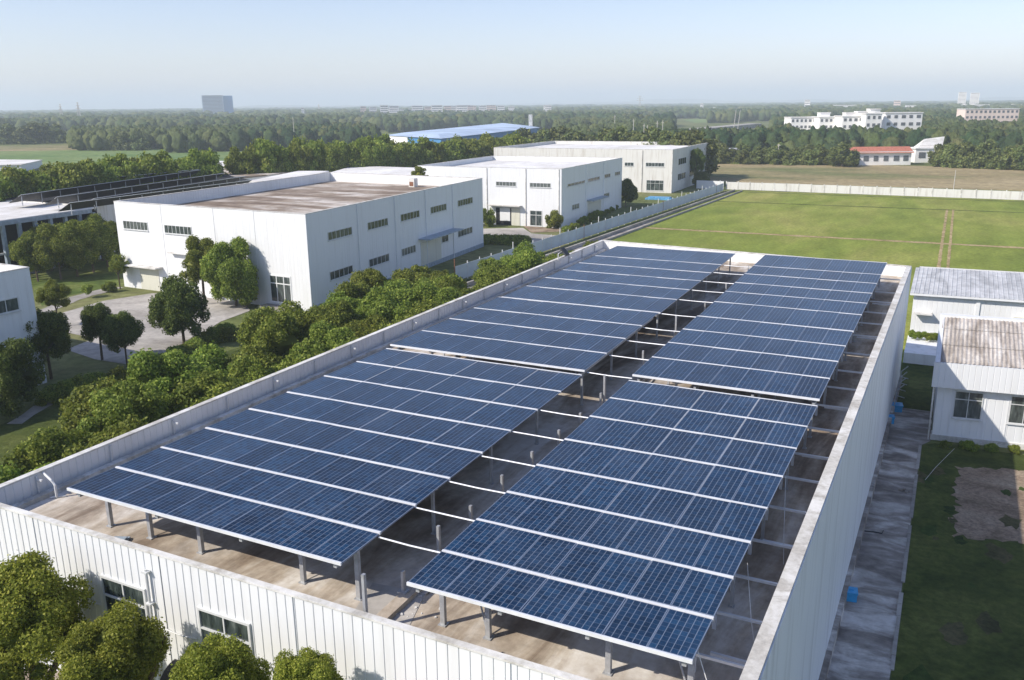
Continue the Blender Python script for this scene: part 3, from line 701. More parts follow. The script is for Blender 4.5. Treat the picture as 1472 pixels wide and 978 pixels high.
window(e, L, fr, 2.7, 11.4, 6.85, 7.4, 5); window(e, L, fr, 12.9, 19.4, 6.85, 7.5, 4); window(e, L, fr, 22.2, 25.7, 6.85, 7.6, 3); window(e, L, fr, 28.5, 31.8, 6.85, 7.6, 3)
window(e, L, fr, 5.0, 8.6, 2.5, 3.5, 3); window(e, L, fr, 22, 25.3, 2.9, 3.9, 3)
slab(e, L, 'shutter_door', fr, 13.1, 20.4, .02, 2.9, 0, .07, M['cream']); slab(e, L, 'canopy', fr, 12.6, 21.2, 3.4, 3.6, 0, 1.4, M['canopy'])
for u in (11.9, 21.6): slab(e, L, 'downpipe', fr, u, u+.14, 0, 10.1, 0, .14, M['wall_side'])

# LB3
c1 = at(964.5,278); c2 = at(992,214.7,10.2); c0 = at(655,218,10.2)
dR = (Vector((c2.x,c2.y))-Vector((c1.x,c1.y)))
if c0.y < c1.y-6: c0.y = c1.y-6
L3 = [(c0.x, c1.y-1.5), (c1.x, c1.y), (c1.x-1.5, c1.y+42), (c0.x-1.5, c1.y+40)]
e, L = hall('factory_hall', 'weathered white hall farthest back, its peeling side wall beside a dark tree', L3, 10.2, 9.4, [M['wall_far']], M['roof_white'], .3, .8)
W = c1.x-c0.x; fr = frame_of(L3[0], L3[1]); K = -80-c0.x
window(e, L, fr, K+7.9, K+10.2, 6.2, 7.1, 3); window(e, L, fr, K+13.2, K+17.8, 6.2, 7.15, 6); window(e, L, fr, K+13.5, K+17.8, .5, 3.0, 4, 2)
slab(e, L, 'downpipe', fr, K+12.2, K+12.4, 0, 10, 0, .15, M['coping']); slab(e, L, 'downpipe', fr, K+19.6, K+19.8, 0, 10, 0, .15, M['coping'])
fr = frame_of(L3[1], L3[2])
for (a, c) in ((6,14),(18,26)):
    for z in (2.5, 6.2): window(e, L, fr, a, c, z, z+1.6, 4)

# ------------------------------------------------------------------ roofs behind the left hall
def roofbox(name, label, px, z, roofm, wallm, H=None):
    P = [at(x, y, z) for x, y in px]; P = [(p.x, p.y) for p in P]
    ar = sum(P[i][0]*P[(i+1) % len(P)][1]-P[(i+1) % len(P)][0]*P[i][1] for i in range(len(P)))
    if ar < 0: P.reverse()
    e = empty(name, label, 'building', (P[0][0], P[0][1], 0)); L = (P[0][0], P[0][1], 0)
    b = MB(); n = len(P)
    for i in range(n): ribbed(b, P[i], P[(i+1) % n], 0, z-.25, 1.0, .03, .08)
    off(b.build('wall', wallm, e), L)
    b = MB(); b.prism(inset(P, -.3), z-.24, z); off(b.build('roof', roofm, e), L)
    return e, L, P
roofbox('low_hall', 'low hall with plain white roof between the brown-roofed hall and the white-roofed hall', [(415,266),(604,265),(650,243),(510,238.5)], 7.6, M['roof_white'], M['wall'])
roofbox('low_hall', 'low hall with brown roof behind the raised rows of panels', [(280,262),(330,257),(440,245),(390,240),(300,241)], 7.4, M['roof_brown'], M['wall'])
roofbox('low_hall', 'narrow hall with pale blue and white roof in front of the tree row', [(330,240),(520,246),(525,238.5),(395,234)], 6.8, M['roof_grey'], M['wall'])
roofbox('low_hall', 'thin white roof behind the brown low roof, left of the tree row', [(288,238),(400,240),(420,235),(300,231)], 6.2, M['roof_white'], M['wall'])
roofbox('low_hall', 'white roof wedge touching the parapet of the brown-roofed hall', [(360,260),(410,262),(470,246),(430,246)], 8.0, M['roof_white'], M['wall'])
roofbox('far_greenhouse', 'long low white greenhouse in the green field at the left edge', [(-60,238),(30,236.5),(60,230),(-60,229)], 2.6, M['roof_white'], M['wall'])
roofbox('far_greenhouse', 'small white sheds beyond the dark tree clump at far left', [(-60,180),(40,180),(58,175.5),(-60,174)], 5, M['roof_white'], M['wall'])
# open shed
P0, P1 = at(-60,327,7.3), at(131,300.5,7.3); P2, P3 = at(150,293,7.3), at(-60,283,7.3)
e = empty('open_shed', 'open-sided shed with white roof and blue posts, left of the brown-roofed hall', 'shed', (P0.x, P0.y, 0)); L = (P0.x, P0.y, 0)
b = MB(); fp = [(P0.x,P0.y),(P1.x,P1.y),(P2.x-4,P2.y+6),(P3.x-4,P3.y)]; b.prism(fp, 7.2, 7.42); off(b.build('roof', M['roof_white'], e), L)
dd = Vector((P1.x-P0.x, P1.y-P0.y, 0)); LL = dd.length; dd /= LL; nn = Vector((dd.y, -dd.x, 0))
slab(e, L, 'fascia', (Vector((P0.x,P0.y,0)), dd, nn), 0, LL, 6.75, 7.3, 0, .12, M['canopy'])
for i in range(9):
    slab(e, L, 'post', (Vector((P0.x,P0.y,0)), dd, nn), 1+i*LL/8.3, 1.45+i*LL/8.3, 0, 6.74, -.5, -.1, M['canopy'])
slab(e, L, 'back_wall', (Vector((P0.x,P0.y,0)), dd, nn), 0, LL+1.5, 0, 7.1, -6, -5.7, M['dark']); slab(e, L, 'side_wall', (Vector((P0.x,P0.y,0)), dd, nn), LL+1.2, LL+1.5, 0, 7.1, -5.69, -.6, M['dark'])  # walls coloured near-black so the shade inside the shed is painted in
slab(e, L, 'girt', (Vector((P0.x,P0.y,0)), dd, nn), 0, LL, 3.0, 3.25, -.48, -.3, M['coping'])
# building carrying the raised rows of dark panels
P = [at(-60,300,7.8), at(131,292,7.8), at(160,292,7.8), at(300,262,7.8), at(420,244,7.8), at(230,243,7.8), at(-60,276,7.8)]
Pv = [at(120,293,7.75), at(360,259,7.75), at(300,246,7.75), at(88,265,7.75), at(-60,282,7.75)]; fpv = [(p.x, p.y) for p in Pv]
e = empty('low_hall', 'dark-roofed hall under the tilted panel rows, left of the brown-roofed hall', 'building', (fpv[0][0],fpv[0][1],0)); L = (fpv[0][0],fpv[0][1],0)
b = MB(); b.prism(fpv, 0, 7.6); off(b.build('wall', M['wall_far'], e), L)
b = MB(); b.prism([(p[0],p[1]) for p in fpv], 7.601, 7.75); off(b.build('roof', M['dark'], e), L)
rows_ = [((30,281),(288,245),'farthest left'),((82,284),(322,249.5),'second from the left'),((134,286.5),(352,254),'third from the left'),((100,292.5),(362,259.5),'nearest the brown-roofed hall')]
rows_ = [((88,262),(285,244.5),'topmost, thin, against the tree row')]+rows_
rl = ['topmost thin row of tilted panels against the trees', 'row of tilted panels just below the topmost thin row', 'middle row of tilted panels on the dark roof', 'fourth row of tilted panels, next to the lowest row', 'lowest row of tilted panels, running along the parapet of the brown-roofed hall']
for (q0, q1, _), lb in zip(rows_, rl):
    a = at(*q0, 9.3); c = at(*q1, 9.3); d_ = (c-a); LL = Vector((d_.x, d_.y, 0)).length; d_ = Vector((d_.x, d_.y, 0))/LL; nrm = Vector((-d_.y, d_.x, 0))
    e = empty('panel_row', lb, 'solar row', (a.x, a.y, 7.75), group='tilted panel rows on the far left roof'); L = (a.x, a.y, 7.75)
    b = MB(); b.obox(a, d_*LL, nrm*2.2+Vector((0,0,-1.15)), Vector((0,0,.05))); off(b.build('panel_strip', M['wire'], e), L)
    b = MB(); b.obox(a-nrm*.08+Vector((0,0,.055)), d_*LL, nrm*.55-Vector((0,0,.27)), Vector((0,0,.05))); off(b.build('top_rail', M['alu'], e), L)
    for i in range(int(LL/4)+1):
        bb = MB(); pp = a+d_*(i*4+.3); pp.z = 7.76; bb.obox(pp+nrm*.2, d_*.09, nrm*.09, Vector((0,0,1.4)))
        off(bb.build('post', M['steel'], e), L)
# left office
LO = [(-85,18),(-62.4,18),(-62.7,42.03),(-85,43)]
e, L = hall('office_building', 'blue-shaded white building cut off by the left edge of the picture', LO, 9.25, 8.9, [M['wall']], M['roof_white'], .25, .5)
fr = frame_of(LO[1], LO[2])
window(e, L, fr, 19.6, 22.75, 6.2, 7.25, 3, bar=.08); window(e, L, fr, 12, 16.4, 6.2, 7.25, 3, bar=.08); slab(e, L, 'door', fr, 22.3, 23.6, .05, 1.75, 0, .06, M['steel'])

# ------------------------------------------------------------------ fences
a = Vector((-53.2, 90, 0)); c = Vector((-50.0, 214, 0)); dd = (c-a).normalized(); LL = (c-a).length; nn = Vector((dd.y, -dd.x, 0))
e = empty('mesh_fence', 'pale blue-white panel fence running from the tree belt to the far field corner', 'fence', (a.x, a.y, 0)); L = (a.x, a.y, 0)
npan = 41
M['fencep'] = plain('pale fence sheet', (.50,.56,.60), .6, 0, .3, .12, .3)
for i in range(npan):
    s = LL/npan; hz = 2.0+random.uniform(-.05,.05)
    b = MB(); p = a+dd*(i*s+.05); b.obox(p+Vector((0,0,.15)), dd*(s-.1), nn*.04, Vector((0,0,hz-.2)))
    off(b.build('panel', M['fencep'], e), L)
    b = MB(); b.obox(a+dd*(i*s-.05)-nn*.03, dd*.1, nn*.1, Vector((0,0,2.25 if i % 5 else 2.9))); off(b.build('post', M['frame'] if i % 13 else M['brownbox'], e), L)
# concrete channel along the fence
b = MB()
for (o0, w, z) in ((2.0,.3,.5),(3.9,.22,.35)):
    b.obox(Vector((-53.2,74,0))+nn*o0, dd*141, nn*w, Vector((0,0,z)))
tag(b.build('channel_kerb', M['concrete']), kind='structure')
b = MB(); b.quad(*[Vector((-53.2,74,.02))+q for q in (nn*2.36, nn*3.89, nn*3.89+dd*141, nn*2.36+dd*141)]); tag(b.build('channel_bed', M['alley']), kind='structure')
# boundary wall across the fields
a = Vector((-50.5, 219.6, 0)); c = Vector((60, 216.2, 0)); dd = (c-a).normalized(); LL = (c-a).length; nn = Vector((dd.y, -dd.x, 0))
e = empty('boundary_wall', 'long white panel wall across the far side of the rice field', 'wall', (a.x, a.y, 0)); L = (a.x, a.y, 0)
n_ = 38; s = LL/n_
for i in range(n_):
    b = MB(); b.obox(a+dd*(i*s+.12)+nn*random.uniform(-.03,.03), dd*(s-.24), nn*.12, Vector((0,0,1.85+random.uniform(-.06,.04)))); off(b.build('panel', M['wall_far'], e), L)
    b = MB(); b.obox(a+dd*(i*s-.12)-nn*.06, dd*.24, nn*.26, Vector((0,0,2.0))); off(b.build('post', M['coping'], e), L)
b = MB(); b.prism([(-58,219.2),(-51,218.6),(-51,218.9),(-58,219.5)], 0, 2.0); tag(b.build('end_wall', M['wall']), 'short bright white wall beside the dark tree at the far field corner', 'wall')

# ------------------------------------------------------------------ trees
def crown_mesh(name, seed, leaves, leaf_s, lobes=46, shape=(1, 1, .9), lobe_r=.27, m_='leaf', core=True, trunkh=0):
    """unit crown (radius about 1, centre at origin): leaf faces spread over many uneven lobes"""
    g = np.random.default_rng(seed)
    d = g.normal(size=(lobes, 3)); d /= np.linalg.norm(d, axis=1)[:, None]; d[:, 2] = np.where(d[:, 2] < -.82, -d[:, 2], d[:, 2])
    rr = g.uniform(.42, .92, lobes)
    cen = d*rr[:, None]*np.array(shape); lr = lobe_r*g.uniform(.6, 1.45, lobes)
    w = lr**2; idx = g.choice(lobes, leaves, p=w/w.sum())
    n = g.normal(size=(leaves, 3)); n /= np.linalg.norm(n, axis=1)[:, None]
    out = d[idx]; flip = (n*out).sum(1) < -.35; n[flip] = -n[flip]
    pos = cen[idx]+n*lr[idx][:, None]*(g.uniform(.72, 1.12, leaves)+.22*(g.random(leaves) < .12))[:, None]
    nn_ = n+g.normal(size=(leaves, 3))*.8; nn_ /= np.linalg.norm(nn_, axis=1)[:, None]
    t = np.cross(nn_, g.normal(size=(leaves, 3))); t /= np.linalg.norm(t, axis=1)[:, None]; bt = np.cross(nn_, t)
    s = leaf_s*g.uniform(.6, 1.3, leaves)[:, None]
    V = np.stack([pos-t*s, pos-bt*s*.6, pos+t*s, pos+bt*s*.6], 1).reshape(-1, 3)
    fc = np.arange(leaves*4).reshape(-1, 4)
    verts = V.tolist(); faces = fc.tolist()
    if core:   # inner twigs and shade leaves: small blobs inside every lobe
        oc = np.array([[1,0,0],[-1,0,0],[0,1,0],[0,-1,0],[0,0,1],[0,0,-1]], float); of = [(0,2,4),(2,1,4),(1,3,4),(3,0,4),(2,0,5),(1,2,5),(3,1,5),(0,3,5)]
        for i in range(lobes):
            o = len(verts); verts += (cen[i]*.93+oc*lr[i]*.82).tolist(); faces += [[a+o for a in f] for f in of]
        o = len(verts); verts += (oc*np.array(shape)*.62).tolist(); faces += [[a+o for a in f] for f in of]
    me = bpy.data.meshes.new(name); me.from_pydata(verts, [], faces); me.materials.append(M[m_]); me.update()
    return me
def trunk_mesh(seed, h, r):
    g = random.Random(seed); b = MB(); top = Vector((g.uniform(-.1,.1)*h, g.uniform(-.1,.1)*h, h))
    b.tube([(0,0,-.05),(top.x*.3,top.y*.3,h*.45),(top.x*.7,top.y*.7,h*.8),top], [r,r*.8,r*.65,r*.35], 8)
    for k in range(6):
        a = k*1.05+g.uniform(-.3,.3); z = h*g.uniform(.45,.8); q = Vector((math.cos(a), math.sin(a), 0))
        s_ = Vector((top.x*z/h, top.y*z/h, z)); b.tube([s_, s_+q*h*.16+Vector((0,0,h*.12)), s_+q*h*.30+Vector((0,0,h*.28))], [r*.5,r*.35,r*.15], 6)
    me = bpy.data.meshes.new('trunk'); me.from_pydata(b.v, [], b.f); me.materials.append(M['bark']); me.update(); return me
CR = {'big': [crown_mesh('crown', 100+i, 30000, .036, 60, (1,1,.95), .23, 'leaf') for i in range(5)],
      'near': [crown_mesh('crown', 200+i, 46000, .028, 70, (1,1,1.05), .23, 'leaf_y') for i in range(4)],
      'dark': [crown_mesh('crown', 300+i, 24000, .038, 60, (1,1,1.0), .25, 'leaf_d') for i in range(4)],
      'mid': [crown_mesh('crown', 400+i, 5000, .075, 34, (1,1,1.15), .28, 'leaf') for i in range(4)],
      'midf': [crown_mesh('crown', 500+i, 2200, .11, 24, (1,1,1.3), .31, 'leaf_f') for i in range(5)],
      'shrub': [crown_mesh('foliage', 600+i, 4500, .07, 26, (1,1,.7), .28, 'leaf') for i in range(2)]}
TR = [trunk_mesh(i, 1.0, .05) for i in range(3)]
def tree(x, y, h, r, kind='big', label=None, group=None, cat='tree', parts=True, rz_=None, vert=None, name=None):
    if kind == 'dark' and vert is None: vert = 1.12
    """trunk foot at x, y; top at h; crown radius r"""
    me = random.choice(CR[kind]); vr = vert or 1.0; name = name or {'shrub': 'shrub'}.get(kind, 'tree')
    shape_z = {'big': .88+.2, 'near': 1.05+.2, 'dark': .95+.25, 'mid': 1.15+.25, 'midf': 1.3+.3, 'shrub': .7+.25}[kind]
    cz = h-r*vr*shape_z*.93
    if kind == 'shrub': cz = max(h-r*vr*.9, .1)
    rz = random.uniform(0, 6.28) if rz_ is None else rz_
    if not parts:
        o = bpy.data.objects.new(name, me); COL.objects.link(o); o.location = (x, y, cz); o.scale = (r, r, r*vr); o.rotation_euler = (0, 0, rz)
        return tag(o, label, cat, group)
    e = empty(name, label, cat, (x, y, 0), rz, group)
    c = bpy.data.objects.new('crown', me); COL.objects.link(c); c.parent = e; c.location = (0, 0, cz); c.scale = (r, r, r*vr)
    if kind != 'shrub':
        t = bpy.data.objects.new('trunk', random.choice(TR)); COL.objects.link(t); t.parent = e; th = max(cz+r*.35, .5); k = min(1.9, max(.6, h/6)); t.scale = (k*2.6 if h > 5 else k*2.2, k*2.6 if h > 5 else k*2.2, th)
    return e
# belt between the two buildings
bl = 'dense olive-green tree in the belt along the left side of the panel-covered building'
random.seed(21)
belt = []
yv = 13.5; row = 0
def outer(y): return -40.5 if y < 30 else (-42.5 if y < 44 else (-43.5 if y < 55 else (-47.5 if y < 76 else -43)))
while yv < 92:
    xo = outer(yv); x = xo
    while x < -31:
        xx = x+random.uniform(-.8,.8)+(2.0 if row % 2 else 0); y = yv+random.uniform(-1.0,1.0)
        if xx < -30.6 and not (xx > -33 and row % 2) and not (54 < y < 60 and xx < -45):
            h = random.uniform(5.2, 7.0) if xx < -34 else random.uniform(5.6, 7.2)
            if y > 60: h -= .5
            belt.append((xx, y, h, random.uniform(2.4, 3.2)))
        x += 4.4
    yv += 4.2; row += 1
for (x, y, h, r) in belt: tree(x, y, h, r, 'big', bl, 'trees of the belt beside the panel building')
print('belt', len(belt))
# trees before the front wall
def treep(px, py, ztop, r, kind, label, group=None, **k):
    p = at(px, py, ztop); return tree(p.x, p.y, ztop, r, kind, label, group, **k)
treep(16, 812, 8.9, 1.7, 'near', 'big tree at the bottom left corner in front of the ribbed front wall')
treep(143, 872, 8.7, 1.35, 'near', 'rounded tree in front of the left window of the ribbed front wall')
treep(298, 922, 8.7, 1.2, 'near', 'tree hiding the lower half of the second front window')
treep(438, 930, 8.9, .85, 'near', 'small bright treetop at the bottom edge, right of the second front window')
# yard trees
def foot(px, py, h, r, kind, label, group=None, **k):
    p = at(px, py); return tree(p.x, p.y, h, r, kind, label, group, **k)
foot(265, 496, 6.5, 2.45, 'dark', 'large round dark tree standing alone on the yard kerb')
foot(147, 518, 5.2, 1.3, 'dark', 'slim small-crowned tree left of its twin at the yard entrance', vert=1.3)
foot(183, 528, 4.8, 1.5, 'dark', 'small round tree right of its twin at the yard entrance', vert=1.15)
foot(74, 545, 6.0, 1.9, 'dark', 'dark bushy tree beside the corner of the blue-shaded building')
foot(14, 600, 6.0, 2.3, 'dark', 'dark tree against the blue-shaded wall at the left edge')
foot(84, 470, 4.6, 1.4, 'big', 'light green treetop behind the corner of the blue-shaded building')
foot(340, 441, 7.2, 3.0, 'big', 'broad bright tree right of its neighbour before the white hall front', vert=1.15)
foot(294, 438, 7.3, 2.3, 'big', 'narrower tall tree left of the broad one before the white hall front', vert=1.2)
foot(355, 443, 3.0, 1.1, 'mid', 'low brownish tree at the glazed door of the white hall')
foot(173, 416, 4.3, 1.1, 'mid', 'thin tree at the far left corner of the white hall')
foot(128, 428, 1.6, .7, 'shrub', 'round shrub on the yard verge', cat='shrub')
foot(158, 420, 1.3, .8, 'shrub', 'round shrub next to the thin tree at the hall corner', cat='shrub')
for (px, py, h, r) in ((55,405,6.2,2.6),(88,402,6.8,3.0),(112,398,7.2,3.0),(135,392,7.0,3.0),(155,385,6.3,2.4),(75,390,6.3,2.6),(148,375,6.5,2.6)):
    foot(px, py, h, r, 'big', 'full-crowned tree in the clump between the open shed and the white hall', 'trees of the clump by the open shed')
for i in range(22):
    t = i/21; p = at(205+120*t, 548-64*t); tree(p.x+random.uniform(-.5,.5), p.y+random.uniform(-.5,.5), random.uniform(1.0,1.5), random.uniform(.8,1.2), 'shrub', 'low hedge bush along the yard edge below the lone round tree', 'hedge bushes along the yard edge', 'bush')
for i in range(10):
    t = i/9; p = at(75+110*t, 580-25*t); tree(p.x, p.y, random.uniform(1.2,1.8), random.uniform(.9,1.3), 'shrub', 'dark low bush at the foot of the yard trees by the shaded building', 'bushes by the shaded building', 'bush')
for i in range(11):
    t = i/10; p = at(700+54*t, 350+2*t); tree(p.x, p.y, random.uniform(1.1,1.6), random.uniform(1.1,1.5), 'shrub', 'dark hedge bush on the lawn behind the brown-roofed hall', 'hedge bushes on the back lawn', 'bush')
for i in range(12):
    t = i/11; p = at(815+70*t, 333-32*t); tree(p.x, p.y, random.uniform(.7,1.5), random.uniform(.7,1.2), 'shrub', 'low bush along the foot of the white-roofed hall', 'bushes along the white-roofed hall', 'bush')
foot(796, 329, 3.3, 1.5, 'mid', 'small round yellow-green tree at the corner of the white-roofed hall')
foot(699, 326, 3.4, 1.6, 'mid', 'yellow-green tree peeping past the corner of the brown-roofed hall')
foot(899, 297, 6.0, 2.3, 'dark', 'round dark tree beside the side wall of the white-roofed hall')
foot(1000, 268, 10.0, 2.0, 'dark', 'tall narrow dark tree at the corner of the weathered far hall', vert=1.5)
foot(1008, 270, 4.5, 2.2, 'dark', 'low dark bushy tree at the foot of the tall narrow one')
foot(1151, 259, 3.0, 2.4, 'mid', 'light bush behind the white panel wall') if False else None
p = at(604, 267, 7.6); tree(p.x, p.y, 11.0, 1.5, 'mid', 'leafy treetop rising behind the brown roof edge', vert=.8)
for i in range(9):
    x = 1.4+i*1.25; tree(x, 57.55+i*.13+random.uniform(-.2,.2), random.uniform(.25,.6), random.uniform(.3,.7), 'shrub', 'weedy bush at the foot of the low building', 'weeds along the low building', 'weeds')
for i in range(5):
    tree(-1.7+i*.45, 80.6+random.uniform(-.3,.3), 1.7, .42, 'shrub', 'dry yellowish tuft on the white plinth', 'tufts on the plinth', 'weeds')

# tree rows farther away: every tree its own object
def trow(q0, q1, z, n, depth, rows, h, r, kind, label, group, vert=1.1):
    a = at(*q0, z); c = at(*q1, z)
    d_ = Vector((c.x-a.x, c.y-a.y, 0)).normalized(); away = Vector((a.x+c.x, a.y+c.y, 0)).normalized()
    for k in range(rows):
        for i in range(n):
            t = (i+random.uniform(-.3,.3)+.5*(k % 2))/(n-1); p = a.lerp(c, t)+away*(k*depth+random.uniform(-1,1))
            tree(p.x, p.y, random.uniform(*h)-.3*k, random.uniform(*r), kind, label, group, parts=False, vert=vert)
random.seed(5)
trow((-20,250), (288,226), 11.5, 20, 5, 2, (11,13.5), (3.0,4.2), 'mid', 'olive tree in the dense row behind the tilted panel rows', 'tree row behind the tilted panel rows')
trow((345,214), (560,206), 12.5, 22, 6, 2, (11.5,15), (2.9,4.0), 'mid', 'tall tree in the row behind the low pale roofs', 'tree row behind the low roofs', 1.3)
trow((560,206), (745,194), 12.5, 15, 8, 2, (11.5,14), (3.5,5), 'mid', 'broad tree in the row between the low roofs and the blue factory', 'trees before the blue factory')
trow((745,187), (1000,193), 12.5, 19, 9, 2, (11,14.5), (4.2,5.8), 'midf', 'brown-green tree of the wood behind the weathered far hall', 'trees behind the weathered far hall', .9)
trow((1010,208), (1222,210), 6.5, 20, 6, 2, (5,7.5), (2.8,4), 'midf', 'tree at the far edge of the dry field, left of the red-roofed house', 'trees left of the red-roofed house', .9)
trow((1352,206), (1500,209), 7.5, 14, 6, 2, (6.5,9), (3,4.5), 'midf', 'tree at the far edge of the dry field, right of the red-roofed house', 'trees right of the red-roofed house', .9)
p = at(1210,240); tree(p.x, p.y, 8.5, 4.2, 'midf', 'single round green tree left of the red-roofed house', vert=.8)
for (px, py, h, r) in ((20,207,12,10),(45,207,13,11),(70,206,13,10),(0,207,10,9),(85,206,11,7)):
    p = at(px, py); tree(p.x, p.y, h, r, 'midf', 'dark tree in the big clump standing in the far left field', 'clump in the far left field', parts=False, vert=.7)
for (px, py, h, r) in ((170,216,8,6),(185,216,9,7),(200,216,8.5,6)):
    p = at(px, py); tree(p.x, p.y, h, r, 'midf', 'tree of the small brown clump in the far left field', 'small clump in the far left field', parts=False, vert=.75)
for (px, py) in ((128,214),(142,214),(152,215)):
    p = at(px, py); tree(p.x, p.y, 4.0, 3.5, 'midf', 'low bush left of the small brown clump', 'low bushes in the far left field', 'bush', parts=False, vert=.7)

# woods to the horizon: past counting
def woods():
    g = np.random.default_rng(3); t = (1+5**.5)/2
    ico = np.array([[-1,t,0],[1,t,0],[-1,-t,0],[1,-t,0],[0,-1,t],[0,1,t],[0,-1,-t],[0,1,-t],[t,0,-1],[t,0,1],[-t,0,-1],[-t,0,1]], float); ico /= np.linalg.norm(ico[0])
    fi = [(0,11,5),(0,5,1),(0,1,7),(0,7,10),(0,10,11),(1,5,9),(5,11,4),(11,10,2),(10,7,6),(7,1,8),(3,9,4),(3,4,2),(3,2,6),(3,6,8),(3,8,9),(4,9,5),(2,4,11),(6,2,10),(8,6,7),(9,8,1)]
    # one subdivision
    vs = [v for v in ico]; cache = {}; fs = []
    def midp(a, b):
        k = (min(a, b), max(a, b))
        if k not in cache: m_ = (vs[a]+vs[b])/2; vs.append(m_/np.linalg.norm(m_)); cache[k] = len(vs)-1
        return cache[k]
    for a, b, c in fi:
        x, y, z = midp(a, b), midp(b, c), midp(c, a); fs += [(a,x,z),(b,y,x),(c,z,y),(x,y,z)]
    fi2 = list(fs); fs2 = list(fs); U1 = np.array(vs); F1 = np.array(fs2); fs = []; cache = {}
    for a, b, c in fi2:
        x, y, z = midp(a, b), midp(b, c), midp(c, a); fs += [(a,x,z),(b,y,x),(c,z,y),(x,y,z)]
    U = np.array(vs); FS = np.array(fs)
    pts = []
    gaps = [(1135,1330,425,560),(1380,1465,560,760),(-80,560,0,455),(-80,105,0,950),(105,240,455,500),(250,560,640,760),(540,800,290,720),(560,1010,0,335),(965,1110,430,950),(1000,1500,0,345),(400,560,0,380),(1225,1360,0,360)]
    def ok(px, D):
        for (a, b, d0, d1) in gaps:
            if a <= px <= b and d0 <= D <= d1: return False
        return True
    for (D0, D1, n, rr, hh) in ((330,750,7000,(2.2,3.8),(6,10.5)),(750,1500,11000,(3.5,6),(7,13)),(1500,3500,9000,(7,13),(8,15)),(3500,8000,4500,(20,40),(9,18))):
        c = 0
        while c < n:
            D = math.sqrt(g.uniform(D0**2, D1**2)) if D1 < 4000 else g.uniform(D0, D1); px = g.uniform(-90, 1560)
            # patchy: keep clearings
            q = math.sin(px*.013+D*.004)+math.sin(px*.031-D*.0071+1.3)+math.sin(D*.013+px*.004)
            if (q < -.95 and D > 520) or (D > 650 and math.sin(px*.021+1.1)*math.sin(D*.0061+px*.002) > .68): c += .25; continue
            if not ok(px, D): c += .25; continue
            d = ray(px, 200); s = D/math.hypot(d.x, d.y); pts.append((d.x*s, d.y*s, g.uniform(*rr), g.uniform(*hh), D)); c += 1
    A = np.array(pts); near = A[:, 4] < 750
    Vs = []; Fs = []; o = 0
    for sel, UU, FF in ((near, U, FS), (~near, U1, F1)):
        B = A[sel]; n = len(B); nu = len(UU)
        disp = 1+g.uniform(-.30, .22, (n, nu)); W = UU[None]*disp[:, :, None]
        rx = B[:, 2][:, None]; hz = B[:, 3][:, None]
        V = np.stack([B[:, 0][:, None]+W[:, :, 0]*rx, B[:, 1][:, None]+W[:, :, 1]*rx, hz*.5+W[:, :, 2]*hz*.5], 2).reshape(-1, 3)
        Fq = (FF[None]+(np.arange(n)*nu)[:, None, None]).reshape(-1, 3)+o
        Vs.append(V); Fs.append(Fq); o += len(V)
    V = np.concatenate(Vs); Fq = np.concatenate(Fs)
    me = bpy.data.meshes.new('woods'); me.vertices.add(len(V)); me.vertices.foreach_set('co', V.ravel())
    me.loops.add(len(Fq)*3); me.loops.foreach_set('vertex_index', Fq.ravel().astype(np.int32)); me.polygons.add(len(Fq)); me.polygons.foreach_set('loop_start', np.arange(0, len(Fq)*3, 3, dtype=np.int32))
    me.materials.append(M['forest']); me.update(calc_edges=True); me.validate()
    ob = bpy.data.objects.new('woods', me); COL.objects.link(ob)
    tag(ob, 'blue-green woods covering the plain out to the horizon', 'woodland', kind='stuff'); print('woods', len(Fq))
woods()

# ------------------------------------------------------------------ far buildings
def block(e, L, c, dx, w, dp, z0, z1, wm, storeys=4, name='wall', win=True, cols=10, sep=False):
    """box with recessed window strips; c centre of the front foot, dx direction of the front"""
    dx = Vector((dx.x, dx.y, 0)).normalized(); n = Vector((dx.y, -dx.x, 0)); a = Vector((c.x, c.y, 0))-dx*w/2; Z = Vector((0,0,1))
    b = MB(); b.obox(a+Z*z0-n*dp, dx*w, n*dp, Z*(z1-z0)); off(b.build(name, wm, e), L)
    b = MB(); b.obox(a+Z*z1-n*dp-dx*.3-n*-.3, dx*(w+.6), n*(dp), Z*.5); off(b.build('roof', M['roof_white'], e), L)
    if win:
        sh = (z1-z0)/storeys
        for k in range(storeys):
            b = MB()
            if not sep:
                b.obox(a+dx*w*.05+Z*(z0+sh*(k+.38)), dx*(w*.9), n*.12, Z*sh*.34); off(b.build('window_band', M['winband'], e), L); continue
            if k < storeys-3: continue
            for i in range(cols):
                b = MB(); u = w*(i+random.uniform(.2,.28))/cols; b.obox(a+dx*u+Z*(z0+sh*(k+.35)), dx*(w*random.uniform(.45,.56)/cols), n*.12, Z*sh*.42)
                off(b.build('window', M['winband'], e), L)
right = Vector((rt.x, rt.y, 0)).normalized(); along = Vector((0.97, .24, 0))
def farthing(name, label, cat, group=None): pass
